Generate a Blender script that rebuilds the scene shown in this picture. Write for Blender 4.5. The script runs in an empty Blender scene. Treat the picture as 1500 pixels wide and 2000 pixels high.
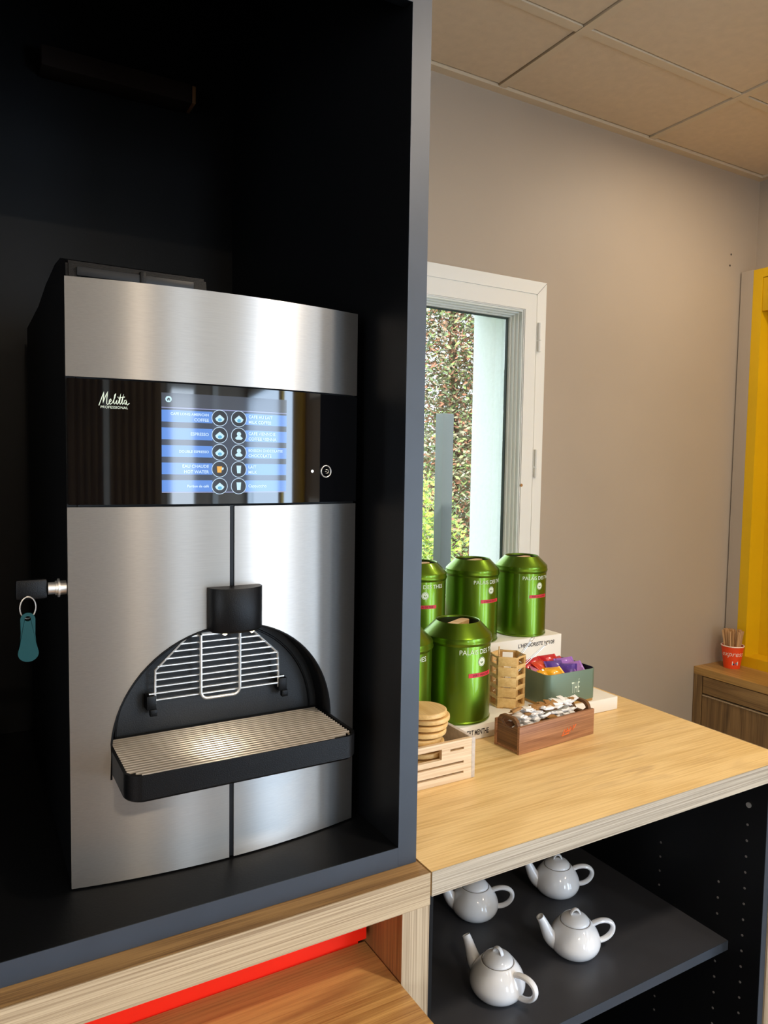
import bpy, bmesh, math, random
from mathutils import Vector, Matrix
random.seed(7)
S = bpy.context.scene
COL = S.collection
# ------------------------------------------------------------ camera
W_PX, H_PX, F_PX = 1500, 2000, 1430.95
cam_d = bpy.data.cameras.new('camera')
cam = bpy.data.objects.new('camera', cam_d); COL.objects.link(cam)
cam_d.sensor_fit = 'VERTICAL'; cam_d.sensor_height = 24.0; cam_d.sensor_width = 18.0
cam_d.lens = F_PX / H_PX * 24.0
cam_d.clip_start = 0.02; cam_d.clip_end = 100
r_ = Vector((0.8657380563, -0.5002566529, 0.0155209226))
u_ = Vector((0.0186939764, 0.0633098137, 0.9978188226))
f_ = Vector((0.5001481311, 0.8635595803, -0.0641615011))
m = Matrix((r_, u_, -f_)).transposed().to_4x4()
m.translation = Vector((0, 0, 1.5))
cam.matrix_world = m
S.camera = cam
# ------------------------------------------------------------ world, sun, big lights, exposure
wd = bpy.data.worlds.new('sky'); S.world = wd; wd.use_nodes = True
bg = wd.node_tree.nodes['Background']
bg.inputs[0].default_value = (0.82, 0.90, 1.0, 1); bg.inputs[1].default_value = 3.7
S.view_settings.view_transform = 'Standard'; S.view_settings.look = 'None'
S.view_settings.gamma = 1; S.view_settings.exposure = 0.25
S.view_settings.use_curve_mapping = False


def light(name, kind, loc, target, power, color, size=(1, 1), shape='RECTANGLE'):
    d = bpy.data.lights.new(name, kind); o = bpy.data.objects.new(name, d); COL.objects.link(o)
    o.location = loc; d.color = color
    o.rotation_euler = (Vector(target) - Vector(loc)).to_track_quat('-Z', 'Y').to_euler()
    d.energy = power
    if kind == 'AREA':
        d.shape = shape; d.size = size[0]
        if shape == 'RECTANGLE': d.size_y = size[1]
    return o


sun = light('sun', 'SUN', (-4, -4, 8), (2, 3.5, 0), 5.0, (1.0, 0.93, 0.82)); sun.data.angle = 0.01
# daylight in the openings behind the camera
light('daylight_right', 'AREA', (2.48, -3.3, 1.11), (0, -3.3, 1.11), 120, (0.52, 0.73, 1.0), (2.1, 1.9))
light('daylight_rear', 'AREA', (0.9, -4.46, 1.5), (0.9, 0, 1.5), 15, (0.70, 0.84, 1.0), (0.5, 1.2))
light('added_fill_right_low', 'AREA', (2.49, -1.15, 0.72), (0, -1.15, 0.72), 18, (0.56, 0.76, 1.0), (1.1, 1.0))  # added cool fill lamp, set in the invented low opening
light('daylight_left', 'AREA', (-2.46, -1.2, 1.5), (0, -1.2, 1.4), 15, (0.86, 0.92, 1.0), (1.8, 1.5))
# warm ceiling lamps of the room
for lx, ly, pw in ((1.1, -0.15, 17), (0.1, -1.4, 13), (1.8, -1.2, 7), (2.0, 1.15, 5)):
    light('ceiling_lamp_light', 'AREA', (lx, ly, 2.52), (lx, ly, 0), pw, (1.0, 0.83, 0.64), (0.13, 0.13), 'DISK')

# ------------------------------------------------------------ materials
def srgb(r, g, b):
    f = lambda c: (c / 255) / 12.92 if c / 255 <= 0.04045 else ((c / 255 + 0.055) / 1.055) ** 2.4
    return (f(r), f(g), f(b), 1)


def mat(name, col, rough=0.5, metal=0.0, noise=0.0, nscale=8, bump=0.0, bscale=200, emit=None, estr=0, coat=0, aniso=0, spec=0.5, alpha=1):
    M = bpy.data.materials.new(name); M.use_nodes = True
    nt = M.node_tree; p = nt.nodes['Principled BSDF']
    c = srgb(*col)
    p.inputs['Base Color'].default_value = c
    p.inputs['Roughness'].default_value = rough; p.inputs['Metallic'].default_value = metal
    p.inputs['Specular IOR Level'].default_value = spec
    if coat: p.inputs['Coat Weight'].default_value = coat; p.inputs['Coat Roughness'].default_value = 0.05
    if emit: p.inputs['Emission Color'].default_value = srgb(*emit); p.inputs['Emission Strength'].default_value = estr
    tc = nt.nodes.new('ShaderNodeTexCoord')
    if noise:
        n = nt.nodes.new('ShaderNodeTexNoise'); n.inputs['Scale'].default_value = nscale; n.inputs['Detail'].default_value = 5
        nt.links.new(tc.outputs['Object'], n.inputs['Vector'])
        r = nt.nodes.new('ShaderNodeValToRGB')
        r.color_ramp.elements[0].position = 0.3; r.color_ramp.elements[1].position = 0.7
        r.color_ramp.elements[0].color = tuple(v * (1 - noise) for v in c[:3]) + (1,)
        r.color_ramp.elements[1].color = tuple(min(1, v * (1 + noise)) for v in c[:3]) + (1,)
        nt.links.new(n.outputs['Fac'], r.inputs['Fac']); nt.links.new(r.outputs['Color'], p.inputs['Base Color'])
    if bump:
        n = nt.nodes.new('ShaderNodeTexNoise'); n.inputs['Scale'].default_value = bscale
        nt.links.new(tc.outputs['Object'], n.inputs['Vector'])
        b = nt.nodes.new('ShaderNodeBump'); b.inputs['Strength'].default_value = bump; b.inputs['Distance'].default_value = 0.001
        nt.links.new(n.outputs['Fac'], b.inputs['Height']); nt.links.new(b.outputs['Normal'], p.inputs['Normal'])
    return M


def wood(name, light_c, dark_c, axis='X', fine=60, coarse=9, rough=0.42, knots=0.0, mid=0.5, bump=0.15, red=None, along=5.0, p0=0.30, p1=0.62, mixf=0.82, lines=0.0):
    """oak / bamboo / walnut grain running along one object axis"""
    M = bpy.data.materials.new(name); M.use_nodes = True
    nt = M.node_tree; p = nt.nodes['Principled BSDF']; L = nt.links.new
    tc = nt.nodes.new('ShaderNodeTexCoord')
    def mapping(s_along, s_cross):
        mp = nt.nodes.new('ShaderNodeMapping')
        v = [s_cross] * 3; v['XYZ'.index(axis)] = s_along
        mp.inputs['Scale'].default_value = v; L(tc.outputs['Object'], mp.inputs['Vector']); return mp
    m1 = mapping(0.7, coarse * 0.8); m2 = mapping(along, fine * 6)
    n1 = nt.nodes.new('ShaderNodeTexNoise'); n1.inputs['Scale'].default_value = 1; n1.inputs['Detail'].default_value = 3
    n1.inputs['Distortion'].default_value = 1.4
    L(m1.outputs[0], n1.inputs['Vector'])
    n2 = nt.nodes.new('ShaderNodeTexNoise'); n2.inputs['Scale'].default_value = 1; n2.inputs['Detail'].default_value = 4
    n2.inputs['Roughness'].default_value = 0.65
    L(m2.outputs[0], n2.inputs['Vector'])
    # rings from the coarse field
    ma = nt.nodes.new('ShaderNodeMath'); ma.operation = 'MULTIPLY'; ma.inputs[1].default_value = 34
    L(n1.outputs['Fac'], ma.inputs[0])
    sn = nt.nodes.new('ShaderNodeMath'); sn.operation = 'SINE'; L(ma.outputs[0], sn.inputs[0])
    mr = nt.nodes.new('ShaderNodeMapRange'); mr.inputs[1].default_value = -1; mr.inputs[2].default_value = 1
    mr.inputs[3].default_value = 0; mr.inputs[4].default_value = 1; L(sn.outputs[0], mr.inputs[0])
    mx = nt.nodes.new('ShaderNodeMix'); mx.data_type = 'FLOAT'; mx.inputs[0].default_value = mixf
    L(mr.outputs[0], mx.inputs[2]); L(n2.outputs['Fac'], mx.inputs[3])
    rp = nt.nodes.new('ShaderNodeValToRGB')
    rp.color_ramp.elements[0].position = p0; rp.color_ramp.elements[0].color = srgb(*dark_c)
    rp.color_ramp.elements[1].position = p1; rp.color_ramp.elements[1].color = srgb(*light_c)
    L(mx.outputs[0], rp.inputs['Fac'])
    out = rp.outputs['Color']
    if lines:
        pw = nt.nodes.new('ShaderNodeMath'); pw.operation = 'POWER'; pw.inputs[1].default_value = 16; L(mr.outputs[0], pw.inputs[0])
        nm = nt.nodes.new('ShaderNodeTexNoise'); nm.inputs['Scale'].default_value = 1; nm.inputs['Detail'].default_value = 2
        mm = mapping(1.6, 6); L(mm.outputs[0], nm.inputs['Vector'])
        rm = nt.nodes.new('ShaderNodeMapRange'); rm.inputs[1].default_value = 0.50; rm.inputs[2].default_value = 0.70
        rm.inputs[3].default_value = 0; rm.inputs[4].default_value = lines; L(nm.outputs['Fac'], rm.inputs[0])
        ml = nt.nodes.new('ShaderNodeMath'); ml.operation = 'MULTIPLY'; L(pw.outputs[0], ml.inputs[0]); L(rm.outputs[0], ml.inputs[1])
        mq = nt.nodes.new('ShaderNodeMix'); mq.data_type = 'RGBA'
        L(ml.outputs[0], mq.inputs[0]); L(out, mq.inputs[6]); mq.inputs[7].default_value = srgb(*(red or tuple(int(v * 0.6) for v in dark_c)))
        out = mq.outputs[2]
    if knots:
        nk = nt.nodes.new('ShaderNodeTexNoise'); nk.inputs['Scale'].default_value = 1; nk.inputs['Detail'].default_value = 6
        mk = mapping(3.2, 16); L(mk.outputs[0], nk.inputs['Vector'])
        rk = nt.nodes.new('ShaderNodeValToRGB'); rk.color_ramp.elements[0].position = 0.60; rk.color_ramp.elements[1].position = 0.76
        rk.color_ramp.elements[0].color = (0, 0, 0, 1); rk.color_ramp.elements[1].color = (knots,) * 3 + (1,)
        L(nk.outputs['Fac'], rk.inputs['Fac'])
        mc = nt.nodes.new('ShaderNodeMix'); mc.data_type = 'RGBA'
        L(rk.outputs['Color'], mc.inputs[0]); L(out, mc.inputs[6]); mc.inputs[7].default_value = srgb(*(red or tuple(int(v * 0.5) for v in dark_c)))
        out = mc.outputs[2]
    L(out, p.inputs['Base Color'])
    p.inputs['Roughness'].default_value = rough
    bp = nt.nodes.new('ShaderNodeBump'); bp.inputs['Strength'].default_value = bump; bp.inputs['Distance'].default_value = 0.0008
    L(n2.outputs['Fac'], bp.inputs['Height']); L(bp.outputs['Normal'], p.inputs['Normal'])
    return M


def steel_mat(name, col, rough, aniso, rot=0.0, grain_axis='X', spots=0.0):
    M = bpy.data.materials.new(name); M.use_nodes = True
    nt = M.node_tree; p = nt.nodes['Principled BSDF']; L = nt.links.new
    p.inputs['Metallic'].default_value = 1; rot = 0.25
    p.inputs['Anisotropic'].default_value = aniso; p.inputs['Anisotropic Rotation'].default_value = rot
    tg = nt.nodes.new('ShaderNodeTangent'); tg.direction_type = 'RADIAL'; tg.axis = 'Z'
    L(tg.outputs[0], p.inputs['Tangent'])
    tc = nt.nodes.new('ShaderNodeTexCoord'); mp = nt.nodes.new('ShaderNodeMapping')
    v = [900] * 3; v['XYZ'.index(grain_axis)] = 14; mp.inputs['Scale'].default_value = v
    L(tc.outputs['Object'], mp.inputs['Vector'])
    n = nt.nodes.new('ShaderNodeTexNoise'); n.inputs['Scale'].default_value = 1; n.inputs['Detail'].default_value = 3
    L(mp.outputs[0], n.inputs['Vector'])
    rp = nt.nodes.new('ShaderNodeValToRGB'); c = srgb(*col)
    rp.color_ramp.elements[0].position = 0.3; rp.color_ramp.elements[1].position = 0.7
    rp.color_ramp.elements[0].color = tuple(x * 0.93 for x in c[:3]) + (1,); rp.color_ramp.elements[1].color = c
    L(n.outputs['Fac'], rp.inputs['Fac']); L(rp.outputs['Color'], p.inputs['Base Color'])
    # second, broader lobe of the brushed surface
    p2 = nt.nodes.new('ShaderNodeBsdfGlossy'); p2.inputs['Roughness'].default_value = 0.52
    L(rp.outputs['Color'], p2.inputs['Color'])
    mxs = nt.nodes.new('ShaderNodeMixShader'); mxs.inputs[0].default_value = 0.36
    L(p.outputs[0], mxs.inputs[1]); L(p2.outputs[0], mxs.inputs[2]); L(mxs.outputs[0], nt.nodes['Material Output'].inputs['Surface'])
    mr = nt.nodes.new('ShaderNodeMapRange'); mr.inputs[3].default_value = rough * 0.94; mr.inputs[4].default_value = rough * 1.06
    n2 = nt.nodes.new('ShaderNodeTexNoise'); n2.inputs['Scale'].default_value = 5; n2.inputs['Detail'].default_value = 2
    L(tc.outputs['Object'], n2.inputs['Vector']); L(n2.outputs['Fac'], mr.inputs[0]); L(mr.outputs[0], p.inputs['Roughness'])
    return M


def glass_mat(name):
    M = bpy.data.materials.new(name); M.use_nodes = True
    nt = M.node_tree; nt.nodes.remove(nt.nodes['Principled BSDF'])
    out = nt.nodes['Material Output']; tr = nt.nodes.new('ShaderNodeBsdfTransparent'); gl = nt.nodes.new('ShaderNodeBsdfGlossy')
    tr.inputs[0].default_value = (0.96, 0.98, 0.97, 1); gl.inputs['Roughness'].default_value = 0.01
    fr = nt.nodes.new('ShaderNodeFresnel'); fr.inputs[0].default_value = 1.5; mx = nt.nodes.new('ShaderNodeMixShader')
    nt.links.new(fr.outputs[0], mx.inputs[0]); nt.links.new(tr.outputs[0], mx.inputs[1]); nt.links.new(gl.outputs[0], mx.inputs[2])
    nt.links.new(mx.outputs[0], out.inputs[0]); return M


m_wall = mat('greige_wall', (172, 158, 141), 0.55, noise=0.03, nscale=2.5, bump=0.05, bscale=60)
m_ceil = mat('ceiling_board', (208, 188, 160), 0.85, noise=0.04, nscale=40, bump=0.25, bscale=260)
m_bar = mat('ceiling_bar', (206, 188, 160), 0.6)
m_floor = mat('floor_tile', (120, 108, 96), 0.5, noise=0.1, nscale=6)
m_white = mat('white_pvc', (234, 234, 228), 0.35)
m_bead = mat('glazing_bead', (236, 240, 234), 0.3)
m_seal = mat('rubber_seal', (52, 66, 62), 0.6)
m_render = mat('white_render', (236, 240, 240), 0.9, noise=0.04, nscale=90, bump=0.5, bscale=180)
m_black = mat('black_laminate', (11, 12, 14), 0.45, spec=0.25, noise=0.08, nscale=30, bump=0.1, bscale=300)
m_edge = mat('grey_edge_band', (52, 59, 69), 0.45, noise=0.06, nscale=25)
m_shelfd = mat('grey_shelf_laminate', (60, 61, 66), 0.38, noise=0.06, nscale=18, bump=0.1, bscale=220)
m_plast = mat('black_plastic', (8, 8, 9), 0.42, spec=0.22, bump=0.25, bscale=900)
m_gloss = mat('black_glass', (4, 4, 6), 0.04, coat=0.3)
m_tank = mat('smoked_plastic', (34, 34, 35), 0.4, spec=0.25)
m_steel = steel_mat('brushed_steel', (176, 173, 169), 0.36, 1.0)
m_wire = mat('chrome_wire', (236, 232, 226), 0.35, 0.9)
m_grate = mat('steel_bar', (226, 216, 202), 0.42, 0.8)
m_oak = wood('oak_top', (244, 212, 152), (216, 178, 114), 'X', 46, 7, 0.38, knots=0.3, red=(156, 108, 62), mixf=0.84, lines=0.45)
m_oakedge = wood('oak_edge', (196, 176, 144), (140, 118, 90), 'X', 90, 30, 0.5, along=2.6, p0=0.36, p1=0.60, mixf=0.93)
m_oakedge_z = wood('oak_edge_upright', (192, 174, 146), (138, 118, 92), 'Z', 90, 30, 0.5, along=2.6, p0=0.36, p1=0.60, mixf=0.93)
m_oakdark = wood('oak_side', (156, 106, 58), (104, 62, 30), 'Z', 60, 9, 0.5)
m_deskt = wood('rustic_oak', (168, 132, 84), (112, 82, 48), 'X', 60, 9, 0.4, knots=0.8, red=(84, 56, 34), lines=0.6)
m_plank = wood('honey_oak', (200, 158, 94), (146, 102, 54), 'X', 60, 8, 0.4, knots=0.7, red=(110, 60, 34), lines=0.6)
m_cab = wood('brown_oak', (162, 130, 84), (114, 86, 52), 'Y', 60, 10, 0.5, knots=0.5)
m_cab_z = wood('brown_oak_upright', (146, 116, 76), (100, 76, 48), 'Z', 60, 10, 0.5, knots=0.7)
m_cabtop = wood('cabinet_top_oak', (186, 146, 84), (134, 98, 52), 'Y', 60, 9, 0.45)
m_red = mat('red_panel', (252, 36, 14), 0.35)
m_yellow = mat('yellow_laminate', (216, 172, 4), 0.45, noise=0.04, nscale=4)
m_card = mat('white_board', (238, 234, 224), 0.5)
m_green = mat('green_metallic_tin', (98, 130, 28), 0.34, 0.9, coat=0.3)
m_green_in = mat('tin_inside', (40, 52, 14), 0.5, 0.6)
m_lw = wood('light_wood', (226, 190, 136), (188, 146, 92), 'X', 80, 14, 0.5)
m_tag_red = mat('label_red', (214, 48, 62), 0.5)
m_ink = mat('dark_ink', (46, 40, 40), 0.6)
m_ink_red = mat('label_ink', (120, 12, 26), 0.6)
m_print = mat('white_print', (226, 236, 214), 0.5)
m_tin = mat('sage_tin', (112, 132, 112), 0.34, 0.3)
m_tin_in = mat('dark_tin_inside', (34, 38, 42), 0.4, 0.4)
m_gold = mat('gold_band', (186, 146, 84), 0.35, 0.7)
m_walnut = wood('acacia', (184, 132, 92), (132, 86, 56), 'X', 60, 12, 0.5, knots=0.3)
m_walnut_d = wood('acacia_end', (134, 92, 50), (84, 52, 26), 'Y', 60, 12, 0.5)
m_orange = mat('orange_print', (226, 112, 50), 0.6)
m_pine = wood('pale_pine', (240, 220, 190), (214, 184, 146), 'X', 90, 16, 0.55)
m_pine_g = mat('chalky_end_grain', (206, 196, 186), 0.8, noise=0.12, nscale=120)
m_bamboo = wood('bamboo', (236, 200, 136), (216, 174, 108), 'X', 30, 10, 0.45, along=8)
m_bamboo_z = wood('bamboo_strip', (220, 178, 112), (176, 130, 72), 'Z', 70, 12, 0.45)
m_porc = mat('white_porcelain', (240, 243, 248), 0.12, coat=0.6)
m_porc_gap = mat('lid_gap', (104, 98, 92), 0.5)
m_teal = mat('teal_plastic', (1, 58, 60), 0.4, spec=0.3)
m_cup = mat('orange_red_paper', (240, 74, 24), 0.5)
m_cuprim = mat('paper_rim', (246, 222, 208), 0.5)
m_stir = wood('birch_stirrer', (214, 172, 120), (176, 132, 84), 'Z', 60, 14, 0.6)
m_stick_w = mat('white_paper', (246, 245, 243), 0.6)
m_stick_k = mat('kraft_paper', (168, 122, 66), 0.7, noise=0.1, nscale=90)
m_leafs = [mat('leaf_green', (104, 124, 84), 0.6), mat('leaf_light', (150, 176, 104), 0.6),
           mat('leaf_rust', (168, 116, 92), 0.7), mat('leaf_grey', (160, 156, 130), 0.7), mat('leaf_lime', (186, 210, 84), 0.6)]
m_bark = mat('bark', (92, 72, 58), 0.9, noise=0.3, nscale=30)
m_ground = mat('grass_ground', (112, 140, 64), 0.9, noise=0.3, nscale=12)
m_pole = mat('galvanised', (74, 82, 84), 0.7)
m_glass = glass_mat('window_glass')
m_skyglass = mat('frosted', (220, 232, 240), 0.3)
m_gapd = mat('gap_dark', (8, 8, 10), 0.7)
m_brownrail = mat('brown_rail', (34, 26, 22), 0.8, spec=0.15)
m_railend = mat('rail_end', (120, 84, 50), 0.6)


def emit_mat(name, col, s):
    return mat(name, (10, 10, 12), 0.08, emit=col, estr=s)


m_scr = emit_mat('screen_dark', (62, 72, 92), 0.75)
m_scr_top = emit_mat('screen_top', (70, 76, 88), 0.8)
m_barblue = emit_mat('screen_blue', (96, 146, 226), 0.85)
m_scr_line = emit_mat('screen_line', (150, 156, 200), 0.9)
m_ico = emit_mat('screen_icon', (190, 226, 240), 0.95)
m_ico_b = emit_mat('screen_icon_blue', (90, 170, 210), 0.9)
m_ico_o = emit_mat('screen_icon_orange', (236, 170, 60), 0.95)
m_ico_bg = emit_mat('screen_icon_back', (34, 38, 50), 0.8)
m_txt = emit_mat('screen_text', (200, 226, 250), 0.9)
m_led = mat('led', (255, 240, 200), 0.4, emit=(255, 236, 190), estr=14)
m_ledw = mat('led_white', (255, 255, 255), 0.4, emit=(240, 250, 255), estr=2.5)

# ------------------------------------------------------------ helpers
def add_box(bm, x0, x1, y0, y1, z0, z1, bev=0.0, M=None):
    vs = [bm.verts.new((x, y, z)) for z in (z0, z1) for y in (y0, y1) for x in (x0, x1)]
    fs = [(0, 2, 3, 1), (4, 5, 7, 6), (0, 1, 5, 4), (2, 6, 7, 3), (0, 4, 6, 2), (1, 3, 7, 5)]
    ff = [bm.faces.new([vs[i] for i in f]) for f in fs]
    if bev:
        es = list({e for f in ff for e in f.edges})
        r = bmesh.ops.bevel(bm, geom=es, offset=bev, segments=2, affect='EDGES', profile=0.5)
        vs = list({v for f in r['faces'] for v in f.verts} | {v for v in vs if v.is_valid})
    if M is not None: bmesh.ops.transform(bm, matrix=M, verts=[v for v in vs if v.is_valid])
    return vs


def box(x0, x1, y0, y1, z0, z1, bev=0.0):
    bm = bmesh.new(); add_box(bm, x0, x1, y0, y1, z0, z1, bev); return bm


def add_prism(bm, pts, f0, f1):
    """pts: 2D outline; f0/f1 map a 2D point to 3D on the two faces"""
    a = [bm.verts.new(f0(*p)) for p in pts]; b = [bm.verts.new(f1(*p)) for p in pts]
    n = len(pts)
    bm.faces.new(a); bm.faces.new(b[::-1])
    for i in range(n): bm.faces.new((a[i], b[i], b[(i + 1) % n], a[(i + 1) % n]))
    return a + b


def add_ring(bm, outer, inner, f0, f1):
    """a plate with one hole: outer and inner outlines of equal point count"""
    n = len(outer)
    A = [bm.verts.new(f0(*p)) for p in outer]; B = [bm.verts.new(f0(*p)) for p in inner]
    A2 = [bm.verts.new(f1(*p)) for p in outer]; B2 = [bm.verts.new(f1(*p)) for p in inner]
    for i in range(n):
        j = (i + 1) % n
        bm.faces.new((A[i], B[i], B[j], A[j])); bm.faces.new((A2[i], A2[j], B2[j], B2[i]))
        bm.faces.new((A[i], A[j], A2[j], A2[i])); bm.faces.new((B[i], B2[i], B2[j], B[j]))


def add_tube(bm, pts, r, seg=8, closed=False, caps=True):
    pts = [Vector(p) for p in pts]; n = len(pts); rings = []
    rr = r if isinstance(r, (list, tuple)) else [r] * n
    up = None
    for i, p in enumerate(pts):
        if closed: t = (pts[(i + 1) % n] - pts[i - 1]).normalized()
        else: t = (pts[min(i + 1, n - 1)] - pts[max(i - 1, 0)]).normalized()
        if up is None:
            up = Vector((0, 0, 1)) if abs(t.z) < 0.9 else Vector((1, 0, 0))
        a = (up - t * up.dot(t))
        if a.length < 1e-4: a = t.orthogonal()
        a.normalize(); b = t.cross(a); up = a
        q = rr[i] if isinstance(rr[i], (tuple, list)) else (rr[i], rr[i])
        rings.append([bm.verts.new(p + a * math.cos(k * 2 * math.pi / seg) * q[0] + b * math.sin(k * 2 * math.pi / seg) * q[1]) for k in range(seg)])
    m = n if closed else n - 1
    for i in range(m):
        A, B = rings[i], rings[(i + 1) % n]
        for k in range(seg): bm.faces.new((A[k], A[(k + 1) % seg], B[(k + 1) % seg], B[k]))
    if caps and not closed:
        bm.faces.new(rings[0][::-1]); bm.faces.new(rings[-1])


def tube(pts, r, seg=8, closed=False):
    bm = bmesh.new(); add_tube(bm, pts, r, seg, closed); return bm


def add_lathe(bm, prof, seg=48, c=(0, 0, 0), close=True):
    rings = []
    for r, z in prof:
        if r < 1e-6: rings.append([bm.verts.new((c[0], c[1], c[2] + z))])
        else: rings.append([bm.verts.new((c[0] + r * math.cos(2 * math.pi * k / seg), c[1] + r * math.sin(2 * math.pi * k / seg), c[2] + z)) for k in range(seg)])
    for A, B in zip(rings, rings[1:]):
        for k in range(seg):
            a, b = A[k % len(A)], A[(k + 1) % seg % len(A)]; c2, d = B[(k + 1) % seg % len(B)], B[k % len(B)]
            vs = []
            for v in (a, b, c2, d):
                if v not in vs: vs.append(v)
            if len(vs) > 2: bm.faces.new(vs)


def lathe(prof, seg=48, c=(0, 0, 0)):
    bm = bmesh.new(); add_lathe(bm, prof, seg, c); return bm


def rrect(x0, x1, y0, y1, r, n=6, corners=(1, 1, 1, 1)):
    pts = []
    for i, (cx, cy, a0) in enumerate(((x1 - r, y1 - r, 0), (x0 + r, y1 - r, 90), (x0 + r, y0 + r, 180), (x1 - r, y0 + r, 270))):
        if corners[i]:
            for k in range(n + 1):
                a = math.radians(a0 + 90 * k / n); pts.append((cx + r * math.cos(a), cy + r * math.sin(a)))
        else:
            pts.append((x1 if i in (0, 3) else x0, y1 if i in (0, 1) else y0))
    return pts


def wpos(o):
    v = Vector((0, 0, 0))
    while o is not None: v += o.location; o = o.parent
    return v


def obj(name, bm, material, parent=None, label=None, smooth=True, world=True, flip=True):
    if flip: bmesh.ops.recalc_face_normals(bm, faces=bm.faces[:])
    me = bpy.data.meshes.new(name)
    if parent is not None and world: bmesh.ops.translate(bm, verts=bm.verts[:], vec=-wpos(parent))
    bm.to_mesh(me); bm.free()
    me.materials.append(material)
    if smooth:
        me.shade_smooth(); me.set_sharp_from_angle(angle=math.radians(32))
    o = bpy.data.objects.new(name, me); COL.objects.link(o)
    if parent is not None: o.parent = parent
    if label: o['label'] = label
    return o


def thing(name, label, cat, loc=(0, 0, 0), rz=0, group=None):
    o = bpy.data.objects.new(name, None); COL.objects.link(o)
    o.location = loc; o.rotation_euler = (0, 0, rz); o['label'] = label; o['category'] = cat
    if group: o['group'] = group
    o.empty_display_size = 0.02
    return o


def tag(o, label, cat, group=None):
    o['label'] = label; o['category'] = cat
    if group: o['group'] = group
    return o


def origin_to(o, loc):
    """single-mesh thing: put its origin at its base"""
    o.data.transform(Matrix.Translation(-Vector(loc))); o.location = loc; return o


def struct(name, bm, material, parent=None, smooth=True):
    o = obj(name, bm, material, parent, smooth=smooth)
    if parent is None: o['kind'] = 'structure'
    return o


def dup(src, loc=None, rz=None, label=None, group=None):
    r = src.copy(); COL.objects.link(r)
    if loc is not None: r.location = loc
    if rz is not None: r.rotation_euler = (0, 0, rz)
    if label: r['label'] = label
    if group: r['group'] = group
    for ch in list(src.children):
        c = ch.copy(); COL.objects.link(c); c.parent = r
        for g in list(ch.children):
            d = g.copy(); COL.objects.link(d); d.parent = c
    return r


def text_bm(s, size, fmap, align='LEFT', extrude=0.0, space=1.0, shear=0.0, bold=0.0):
    cu = bpy.data.curves.new('txt', 'FONT'); cu.body = s; cu.size = size; cu.align_x = align
    cu.resolution_u = 3; cu.space_character = space; cu.shear = shear; cu.offset = bold
    o = bpy.data.objects.new('txt', cu); COL.objects.link(o)
    dg = bpy.context.evaluated_depsgraph_get(); me = bpy.data.meshes.new_from_object(o.evaluated_get(dg))
    bm = bmesh.new(); bm.from_mesh(me)
    bpy.data.objects.remove(o); bpy.data.curves.remove(cu); bpy.data.meshes.remove(me)
    for v in bm.verts: v.co = fmap(v.co.x, v.co.y)
    return bm

# ------------------------------------------------------------ the room
YW, XR, ZC = 1.68, 2.52, 2.544
XL, YF = -2.5, -4.5
struct('floor', box(XL, XR, YF, YW, -0.05, 0), m_floor)
# window wall with its opening (thick outer wall makes the bright plaster reveal)
WX0, WX1, WZ0, WZ1 = 0.62, 1.43, 1.10, 2.00
bm = bmesh.new()
add_box(bm, XL, WX0, YW, 1.865, 0, ZC + 0.1); add_box(bm, WX1, XR + 0.15, YW, 1.865, 0, ZC + 0.1)
add_box(bm, WX0, WX1, YW, 1.865, 0, WZ0); add_box(bm, WX0, WX1, YW, 1.865, WZ1, ZC + 0.1)
wb = struct('wall_back', bm, m_wall)
# white rendered reveal inside the opening (outer side)
bm = bmesh.new()
add_box(bm, WX1 - 0.032, WX1 - 0.0002, 1.7155, 1.87, WZ0, WZ1)
add_box(bm, WX0, WX0 + 0.035, 1.735, 1.87, WZ0, WZ1)
add_box(bm, WX0, WX1, 1.735, 1.87, WZ1, WZ1 + 0.01)
#
obj('plaster_reveal', bm, m_render, wb)
for (x, z) in ((2.374, 2.261), (2.370, 2.222)):
    obj('screw_hole', lathe([(0, 0), (0.0035, 0), (0.0035, 0.0008), (0, 0.0008)], 10), m_ink, wb, world=False).matrix_local = Matrix.Translation((x, YW, z)) @ Matrix.Rotation(math.pi / 2, 4, 'X')
# right wall, with an opening behind the camera
bm = bmesh.new()
add_box(bm, XR, XR + 0.15, -0.55, YW, 0, ZC + 0.1); add_box(bm, XR, XR + 0.15, -2.2, -1.75, 0, ZC + 0.1)
add_box(bm, XR, XR + 0.15, -1.75, -0.55, 0, 0.15); add_box(bm, XR, XR + 0.15, -1.75, -0.55, 1.3, 1.88); add_box(bm, XR, XR + 0.15, -1.75, -0.55, 2.40, ZC + 0.1)  # low and high holes added to brighten the steel's right side
add_box(bm, XR, XR + 0.15, YF, -4.4, 0, ZC + 0.1)
add_box(bm, XR, XR + 0.15, -4.4, -2.2, 0, 0.1); add_box(bm, XR, XR + 0.15, -4.4, -2.2, 2.12, ZC + 0.1)
struct('wall_right', bm, m_wall)
bm = bmesh.new()
add_box(bm, XL - 0.15, XL, -0.3, YW, 0, ZC + 0.1); add_box(bm, XL - 0.15, XL, YF, -2.1, 0, ZC + 0.1)
add_box(bm, XL - 0.15, XL, -2.1, -0.3, 0, 0.75); add_box(bm, XL - 0.15, XL, -2.1, -0.3, 2.25, ZC + 0.1)
struct('wall_left', bm, m_wall)
bm = bmesh.new()
add_box(bm, XL, 0.55, YF - 0.15, YF, 0, ZC + 0.1); add_box(bm, 1.20, XR, YF - 0.15, YF, 0, ZC + 0.1)
add_box(bm, 0.55, 1.20, YF - 0.15, YF, 2.15, ZC + 0.1); add_box(bm, 0.55, 1.20, YF - 0.15, YF, 0, 0.8)
wf = struct('wall_front', bm, m_wall)
obj('steel_darkening_panel', box(-1.72, 0.42, YF + 0.0005, YF + 0.012, 0.0, 2.5), m_cab_z, wf)  # unseen dark sheet, added so the left of the steel reflects darker
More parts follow.
